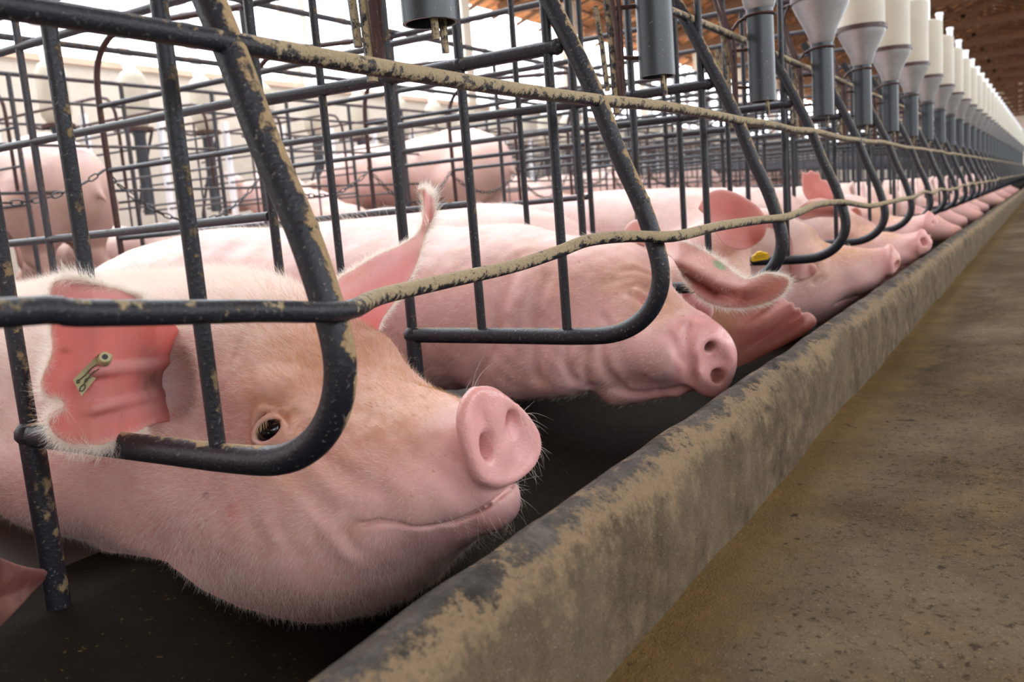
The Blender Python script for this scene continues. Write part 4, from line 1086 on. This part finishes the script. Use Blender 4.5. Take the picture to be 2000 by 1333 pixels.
# ---------------------------------------------------------------- generic sow with a posed head
def sow(name_label, o, w, s, crate_x, body, ears, closed=True, group='sows lying in the front row crates', q=1.6, tag_px=None, loc_y=1.3, eye_px=None):
    root = empty('sow', (crate_x, loc_y, FLOOR-.015), name_label, 'pig', group); base = np.array(root.location)
    o = np.array(o, float); R = rotvec(w)
    F = Field(axis(-.30, -.10, .10, .32, q*.0042, .010), axis(-.03, -.012, .30, 1.75, q*.0042, .02), axis(-.36, -.15, .14, .30, q*.0042, .010))
    head(F)
    for c, r, k in body: F.ell(w2h(c, o, R, s), tuple(np.array(r)/s), k, R=R.T.copy())
    snout(F); F.bumps(int(crate_x*10), 45, .0012)
    mouth_cut(F, [(.004, -.0460), (.020, -.0545), (.047, -.066), (.083, -.0745), (.119, -.0755), (.148, -.0765)], .009, .002)
    for sx in (-1, 1):
        F.crease([(sx*.082, .200, .030), (sx*.086, .213, .034), (sx*.086, .228, .034)], .005, .009)
        F.crease([(sx*.080, .198, .044), (sx*.082, .213, .050), (sx*.083, .230, .048)], .006, .004)
    ep = None
    if eye_px:
        O = w2h((0, 0, 0), o, R, s); hp = [trace(F, O, w2h(ray(eye_px[0]+du, eye_px[1]+dv), o, R, s)-O) for du, dv in ((-9, 4), (0, 0), (9, -5))]
        if all(hp): F.crease([h_[0] for h_ in hp], .006, .010); ep = hp[1][0]
    V, Q = F.mesh(); T = head_tint(V)
    if ep is not None: T = lerp(T, (.12, .05, .04), gs(V, ep, (.016, .016, .010))*.9); T = lerp(T, (.42, .22, .14), gs(V, ep, (.04, .04, .03))*.5)
    W = h2w(V, o, R, s)-base; parts = [(W, Q, 0)]; tints = [T]
    for outl, dep, k, tf, th in ears:
        a, b, t, info = ear(outl, dep, k, th, .0045, tf); parts.append((a-base, b, 1)); tints.append(t)
    make_skin('body', parts, [M_SKIN, M_EAR], root, tints)
    if tag_px:
        (u, v, X) = tag_px; c = on_x(u, v, X)-base; t = empty('ear_tag'); t.parent = root; t['label'] = 'yellow plastic ear tag'
        mb = MB(); ax = np.array([.25, -.95, .12]); ax /= np.linalg.norm(ax); ub = np.array([-.3, .1, .9]); ub -= ax*(ub@ax); ub /= np.linalg.norm(ub); nb = np.cross(ax, ub)
        for w_, h_, d_ in ((.0165, .0070, .0022),):
            ring = [(-1, -.7), (-.86, .25), (-.5, .5), (-.22, 1), (.22, 1), (.5, .55), (.9, .3), (1, -.6), (.8, -1), (-.85, -1)]
            vv = [c+ax*a*w_+ub*b*h_+nb*sgn*d_ for sgn in (-1, 1) for a, b in ring]; n = len(ring)
            mb.add(vv, [tuple(range(n))[::-1], tuple(range(n, 2*n))]+[(i, (i+1) % n, n+(i+1) % n, n+i) for i in range(n)])
        mb.build('plate', M_YTAG, t, smooth=False)
        mb = MB(); mb.tube([c-nb*.003, c+nb*.006], [.004, .0035], 12); mb.build('stud', M_YTAG, t)
    if HAIR:
        def wgt(C, N):
            Cw = h2w(C, o, R, s); Nw = N@R.T; d = -Cw/np.linalg.norm(Cw, axis=1)[:, None]; return np.clip(np.sum(d*Nw, 1)+.35, 0, 1)*(C[:, 1] > .04)*(C[:, 1] < .9)
        Pp, N = face_samples(V, Q, int(9000*HAIR), 41, wgt)
        bristles('bristles', h2w(Pp, o, R, s)-base, N@R.T, np.tile([[0, 1., -.2]], (len(Pp), 1)), np.full((len(Pp), 1), .012), .4, .0002, root, 43)
    return root
def flat_ear_tint(c, rim=EAR_RIM, dark=None):
    def f(u, v, s, ed):
        T = lerp(np.tile(np.array(c), (len(u), 1)), rim, np.clip(1-ed/.010, 0, 1)[:, None]*.7)
        for (du, dv, ru, rv, cc, w_) in (dark or []): T = lerp(T, cc, gs(np.c_[u, v], (du, dv), (ru, rv))*w_)
        return T
    return f
M_YTAG = simple('yellow_tag_plastic', (.85, .52, .02), .45, .1, 90)
def lying(x, top=.0, y0=1.0, w=.21):
    return [((x, y0, top-.18), (w-.05, .25, .17), .07), ((x, y0+.3, top-.19), (w-.005, .34, .195), .08), ((x, y0+.72, top-.19), (w+.01, .44, .195), .08), ((x, y0+1.02, top-.21), (w-.01, .28, .17), .08)]
def front_sows():
    sow_sleeping()
    sow_resting()
    earsC = [([(1478, 428), (1500, 418), (1526, 432), (1548, 465), (1550, 505), (1520, 520), (1480, 515), (1462, 490), (1464, 450)], lambda u, v: 2.53+(u-1470)*.0004+.02*np.exp(-((u-1505)/20)**2-((v-470)/26)**2), .0015, flat_ear_tint((.76, .44, .42)), .007),
             ([(1480, 512), (1520, 508), (1560, 512), (1590, 516), (1594, 532), (1575, 545), (1526, 548), (1490, 545)],
              lambda u, v: 2.56+0*u+.010*np.sin((u-1440)/7.), .0015, flat_ear_tint((.80, .48, .44)), .008)]
    sow('fourth sow along, muzzle propped on the trough wall beside the yellow tagged tube', (2.765, .396, -.228), (.10, -.45, .30), 1.13, 2.76, lying(2.76, .04), earsC, eye_px=(1598, 548))
    earsD = [([(1566, 350), (1568, 336), (1576, 338), (1584, 332), (1592, 337), (1600, 337), (1604, 350), (1614, 352), (1622, 362), (1640, 380), (1645, 398), (1610, 400), (1580, 392), (1568, 374)], lambda u, v: 3.36+(u-1566)*.0008, .0020, flat_ear_tint((.80, .36, .31)), .007),
             ([(1556, 410), (1575, 394), (1605, 388), (1640, 398), (1656, 412), (1640, 424), (1600, 424), (1570, 430), (1558, 424)], lambda u, v: 3.28+(u-1556)*.0004-.03*np.exp(-((v-400)/14)**2), .0020,
              flat_ear_tint((.78, .50, .43), PALE, [(1632, 412, 22, 7, (.25, .08, .05), .8)]), .008)]
    sow('fifth sow along, snout poking over the trough wall, ragged pink ear standing up', (3.414, .38, -.219), (-.074, -.096, -.30), 1.12, 3.41, lying(3.41, .03), earsD, q=2.0)
    earsE = [([(1662, 408), (1672, 404), (1682, 412), (1684, 428), (1676, 440), (1666, 434), (1661, 420)], lambda u, v: 3.95+0*u, .0023, flat_ear_tint((.50, .16, .12)), .009)]
    sow('sixth sow along, only a flat snout tip and a small red ear in sight', (4.063, .425, -.180), (-.10, .0, -.30), 1.10, 4.06, lying(4.06, .02), earsE, q=2.2)
def sow_resting():
    root = empty('sow', (2.10, 1.4, FLOOR-.015), 'third sow along, behind the green marked ear, one rounded ear raised, one ragged ear below', 'pig', 'sows lying in the front row crates')
    base = np.array(root.location); P = lambda u, v, X: on_x(u, v, X)
    F = Field(axis(1.78, 1.84, 2.35, 2.42, QF*.006, .01), axis(.45, .50, 1.3, 2.5, QF*.006, .018), axis(-.46, -.42, .05, .14, QF*.006, .01))
    for c, r, k in (((2.09, 1.18, -.19), (.15, .20, .150), .06), ((2.11, 1.40, -.165), (.21, .32, .195), .08), ((2.11, 1.78, -.165), (.225, .42, .205), .08), ((2.11, 2.02, -.19), (.205, .28, .175), .08)): F.ell(c, r, k)
    F.ell(P(1372, 548, 2.15), (.075, .12, .090), .05); F.cone(P(1400, 590, 2.08), P(1385, 640, 1.99), .072, .050, .04)
    F.ell(P(1392, 480, 2.18), (.060, .10, .065), .05)
    hit = lambda u, v: trace(F, (0, 0, 0), ray(u, v))
    H = [hit(*q) for q in ((1384, 612), (1392, 618), (1400, 622))]
    if all(H): F.crease([q[0] for q in H], .006, .008)
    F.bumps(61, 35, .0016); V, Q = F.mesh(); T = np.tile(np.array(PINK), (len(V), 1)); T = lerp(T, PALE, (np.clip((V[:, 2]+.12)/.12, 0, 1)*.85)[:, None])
    T = lerp(T, (.50, .32, .15), gs(V, P(1440, 560, 2.02), (.2, .22, .14))*.8)
    if H[1]: T = lerp(T, (.10, .06, .04), gs(V, H[1][0], (.016, .02, .014))*.85)
    parts = [(V-base, Q, 0)]; tints = [T]
    ua = [(1366, 398), (1378, 380), (1402, 369), (1430, 373), (1458, 386), (1484, 405), (1500, 432), (1494, 462), (1472, 482), (1445, 490), (1415, 480), (1390, 446), (1372, 418), (1362, 408)]
    def depu(u, v): return 2.02+(u-1366)*.0006+.035*np.exp(-((u-1425)/42)**2-((v-430)/38)**2)+.03*np.exp(-((u-1475)/20)**2-((v-480)/26)**2)+.006*np.sin((u-1440)/7.)*np.clip((v-500)/20, 0, 1)
    uc = [(1390, 590), (1420, 590), (1470, 592), (1520, 582), (1534, 584), (1542, 592), (1550, 590), (1552, 603), (1562, 601), (1566, 612), (1578, 610), (1592, 620), (1594, 632), (1580, 646), (1550, 664), (1500, 690), (1450, 715), (1410, 720),
          (1390, 690), (1385, 640)]
    def depc(u, v): return 1.93+(u-1400)*.00035+.014*np.sin((v-.55*(1590-u)-590)/9.)*np.clip((u-1440)/60, 0, 1)+.02*np.clip((v-640)/60, 0, 1)
    def tintc(u, v, s, ed):
        T = np.tile(np.array((.50, .20, .16)), (len(u), 1)); T = lerp(T, (.52, .34, .18), (1/(1+np.exp((u-1430)/10)))[:, None]*.8)
        return lerp(T, EAR_RIM, np.clip(1-ed/.006, 0, 1)[:, None]*.45)
    ub = [(1336, 560), (1352, 570), (1372, 580), (1388, 598), (1388, 616), (1378, 626), (1362, 622), (1346, 606), (1334, 585)]
    for o_, d_, k_, t_, th in ((ua, depu, .0012, flat_ear_tint((.80, .40, .36), dark=[(1470, 478, 26, 22, (.60, .18, .16), .8), (1500, 520, 50, 30, (.74, .46, .44), .7)]), .005),
                               (uc, depc, .00115, tintc, .008), (ub, lambda u, v: 1.84+(u-1336)*.0002-.02*np.exp(-((u-1365)/22)**2-((v-600)/20)**2), .0011, flat_ear_tint((.62, .25, .25)), .018)):
        a, b, t, info = ear(o_, d_, k_, th, .0045, t_); parts.append((a-base, b, 1)); tints.append(t)
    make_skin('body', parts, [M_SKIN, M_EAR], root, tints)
    if HAIR:
        Pp, N = face_samples(V, Q, int(9000*HAIR), 61, lambda C, N: (np.sum(-C/np.linalg.norm(C, axis=1)[:, None]*N, 1) > -.3)*(C[:, 1] < 1.9))
        bristles('bristles', Pp-base, N, np.tile([[0, 1., -.2]], (len(Pp), 1)), np.full((len(Pp), 1), .012), .4, .0002, root, 63)
    # the yellow tag hooked over the end of the lower tube
def yellow_tag():
    c = on_x(1484, 500, 2.405); t = empty('plastic_tag', (0, 0, 0), 'yellow plastic tag stuck on the lower tube beside the raised pink ear', 'tag')
    mb = MB(); ax = np.array([.25, -.95, .12]); ax /= np.linalg.norm(ax); ub = np.array([-.3, .1, .9]); ub -= ax*(ub@ax); ub /= np.linalg.norm(ub); nb = np.cross(ax, ub)
    w_, h_, d_ = .0250, .0125, .0030
    ring = [(-1, -.7), (-.86, .25), (-.5, .5), (-.22, 1), (.22, 1), (.5, .55), (.9, .3), (1, -.6), (.8, -1), (-.85, -1)]
    vv = [c+ax*a*w_+ub*b*h_+nb*sgn*d_ for sgn in (-1, 1) for a, b in ring]; n = len(ring)
    mb.add(vv, [tuple(range(n))[::-1], tuple(range(n, 2*n))]+[(i, (i+1) % n, n+(i+1) % n, n+i) for i in range(n)])
    mb.build('plate', M_YTAG, t, smooth=False)
    mb = MB()
    for b_ in (-.35, 0.1):
        mb.tube([c+ax*a*w_+ub*b_*h_-nb*np.sign(nb@c)*(d_+.0004) for a in (-.6, .6)], .0007, 6)
    mb.build('inked_mark', M_INK, t)
yellow_tag()
front_sows()

# ---------------------------------------------------------------- sows farther off
def far_sow(name, pose, label, group, loc, rz=0.0, s=1.0, seed=1):
    root = empty('sow', loc, label, 'pig', group); root.rotation_euler = (0, 0, rz); root.scale = (s, s, s)
    F = Field(np.arange(-.42, .43, .015), np.arange(-1.05, 1.06, .015), np.arange(-.03, 1.0, .015)); E = F.ell
    if pose == 'standing':                      # head towards +y
        E((0, -.45, .60), (.215, .33, .235), .12); E((0, -.05, .58), (.225, .42, .225), .12); E((0, .35, .60), (.20, .30, .215), .1)
        F.cone((0, .55, .60), (0, .85, .48), .15, .10, .08); F.cone((0, .80, .50), (0, 1.0, .40), .09, .05, .05)
        for sx in (-1, 1):
            F.cone((sx*.13, .38, .45), (sx*.13, .40, .25), .085, .05, .06); F.cone((sx*.13, .40, .25), (sx*.13, .38, .0), .042, .036, .02)
            F.cone((sx*.13, -.52, .50), (sx*.13, -.50, .30), .13, .06, .08); F.cone((sx*.13, -.50, .30), (sx*.13, -.62, .17), .055, .04, .03); F.cone((sx*.13, -.62, .17), (sx*.13, -.60, .0), .040, .036, .02)
            F.cone((sx*.10, .76, .60), (sx*.17, .90, .50), .05, .035, .02, (1, 1, .5))
        F.cone((0, -.74, .66), (.03, -.82, .52), .018, .008, .02)
    elif pose == 'sitting':                     # haunches down, chest up, head +y
        E((0, -.35, .27), (.23, .32, .25), .12); E((0, -.02, .42), (.215, .32, .24), .12); E((0, .25, .58), (.19, .26, .22), .1)
        F.cone((0, .40, .66), (0, .68, .66), .15, .10, .08); F.cone((0, .64, .66), (0, .86, .58), .09, .05, .05)
        for sx in (-1, 1):
            F.cone((sx*.12, .28, .42), (sx*.13, .34, .0), .075, .036, .05); F.cone((sx*.17, -.35, .16), (sx*.16, -.02, .05), .12, .05, .06)
            F.cone((sx*.10, .58, .76), (sx*.17, .66, .84), .05, .03, .02, (1, .5, 1))
    else:                                       # lying on the belly
        E((0, -.50, .20), (.235, .34, .235), .1); E((0, -.05, .205), (.235, .42, .235), .1); E((0, .38, .21), (.205, .30, .21), .1)
        F.cone((0, .55, .21), (0, .82, .15), .15, .10, .08); F.cone((0, .78, .15), (0, .99, .09), .09, .052, .05)
        for sx in (-1, 1):
            F.cone((sx*.17, .42, .07), (sx*.14, .66, .035), .06, .036, .04); F.cone((sx*.19, -.52, .10), (sx*.20, -.22, .05), .10, .05, .05)
            F.cone((sx*.09, .72, .27), (sx*.14, .70, .40), .05, .035, .02, (1, .45, 1))
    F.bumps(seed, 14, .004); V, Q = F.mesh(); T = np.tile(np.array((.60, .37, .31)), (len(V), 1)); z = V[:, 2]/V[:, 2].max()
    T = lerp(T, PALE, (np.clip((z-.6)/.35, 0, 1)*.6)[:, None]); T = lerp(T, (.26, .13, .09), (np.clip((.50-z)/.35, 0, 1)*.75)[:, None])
    T = lerp(T, (.70, .34, .31), gs(V, (0, 1.0, .3), (.2, .15, .3))*.8)
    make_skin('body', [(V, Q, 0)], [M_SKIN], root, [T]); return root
def place_copy(src, loc, rz, label, s=1.0):
    o = copy_tree(src); o.location = loc; o.rotation_euler = (0, 0, rz); o.scale = (s, s, s); o['label'] = label; return o
PF = FLOOR-.015
def far_sows():
    G1 = 'sows lying in the front row crates'; G2 = 'sows in the second row of crates'
    # first crate, left of the near sow: only an ear and jowl reach into view
    r = empty('sow', (.20, 1.3, PF), 'sow at the lower left corner, only its shade darkened pink ear tip showing by the trough', 'pig', G1); b = np.array(r.location)
    F = Field(np.arange(-.16, .47, .012), np.arange(.72, 2.5, .012), np.arange(-.46, .05, .012))
    F.ell((.16, 1.15, -.22), (.17, .26, .17), .06); F.ell((.16, 1.55, -.20), (.22, .40, .20), .08); F.ell((.16, 2.0, -.21), (.20, .32, .18), .08); F.ell((.20, .98, -.27), (.12, .15, .12), .05)
    V, Q = F.mesh(); T = np.tile(np.array(PINK), (len(V), 1))
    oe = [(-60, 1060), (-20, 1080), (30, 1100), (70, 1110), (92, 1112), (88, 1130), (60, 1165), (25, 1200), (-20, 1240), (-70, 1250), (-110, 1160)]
    a, q, t, _ = ear(oe, lambda u, v: .425-(92-u)*.0007+.010*np.exp(-((v-1150+.3*(u-40))/25)**2), .00062, .006, .004, flat_ear_tint((.12, .045, .038), (.16, .09, .06)))  # ear colour darkened to stand in for the shade between crates
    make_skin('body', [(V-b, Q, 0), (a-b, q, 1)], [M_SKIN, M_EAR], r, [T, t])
    # rest of the front row
    ly = far_sow('lying', 'lying', 'seventh sow along the trough, mostly hidden behind the hooked tubes', G1, (PX+D*6.5, 1.50, PF), math.pi, .96, 3)
    for k in range(7, 25):
        if k % 3 == 2: continue
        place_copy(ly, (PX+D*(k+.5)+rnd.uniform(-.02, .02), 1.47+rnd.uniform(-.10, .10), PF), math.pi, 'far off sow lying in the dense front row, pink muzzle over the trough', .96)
    # second row, backs and rumps towards the near row
    st = far_sow('standing', 'standing', 'standing sow in the second row, seen between the uprights above the curled ear', G2, (6.35, 4.95, PF), 0.0, 1.36, 5)
    si = far_sow('sitting', 'sitting', 'sow sitting up in the second row, two crates left of the standing one', G2, (5.57, 5.5, PF), .0, 1.1, 6)
    le = place_copy(st, (2.97, 5.50, PF), 0.0, 'large sow standing at the far left edge, its pale back sloping down behind the chain', 1.24); le['group'] = G2
    ly2 = place_copy(ly, (3.62, 5.45, PF), 0.0, 'lying sow in the second row with one small upright pink ear', 1.15); ly2['group'] = G2
    items = [(4.27, 5.45, 0, ly, 'second row sow lying two crates right of the one at the left edge'), (4.92, 5.45, 0, ly, 'second row sow lying three crates right of the one at the left edge'), 
             (7.3, 5.5, 0, ly, 'lying sow in the second row just right of the standing one')]
    for x, y, rz, src, lb in items: o = place_copy(src, (x, y, PF), rz, lb, 1.1); o['group'] = G2
    for i in range(9, 33):
        x = 2.315+D*(i-3.0)
        if x < 7.9: continue
        src = (ly, st, ly, ly, si)[i % 5]
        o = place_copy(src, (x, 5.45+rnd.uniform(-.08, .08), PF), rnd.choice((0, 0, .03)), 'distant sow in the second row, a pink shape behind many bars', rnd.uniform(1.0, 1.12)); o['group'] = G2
far_sows()
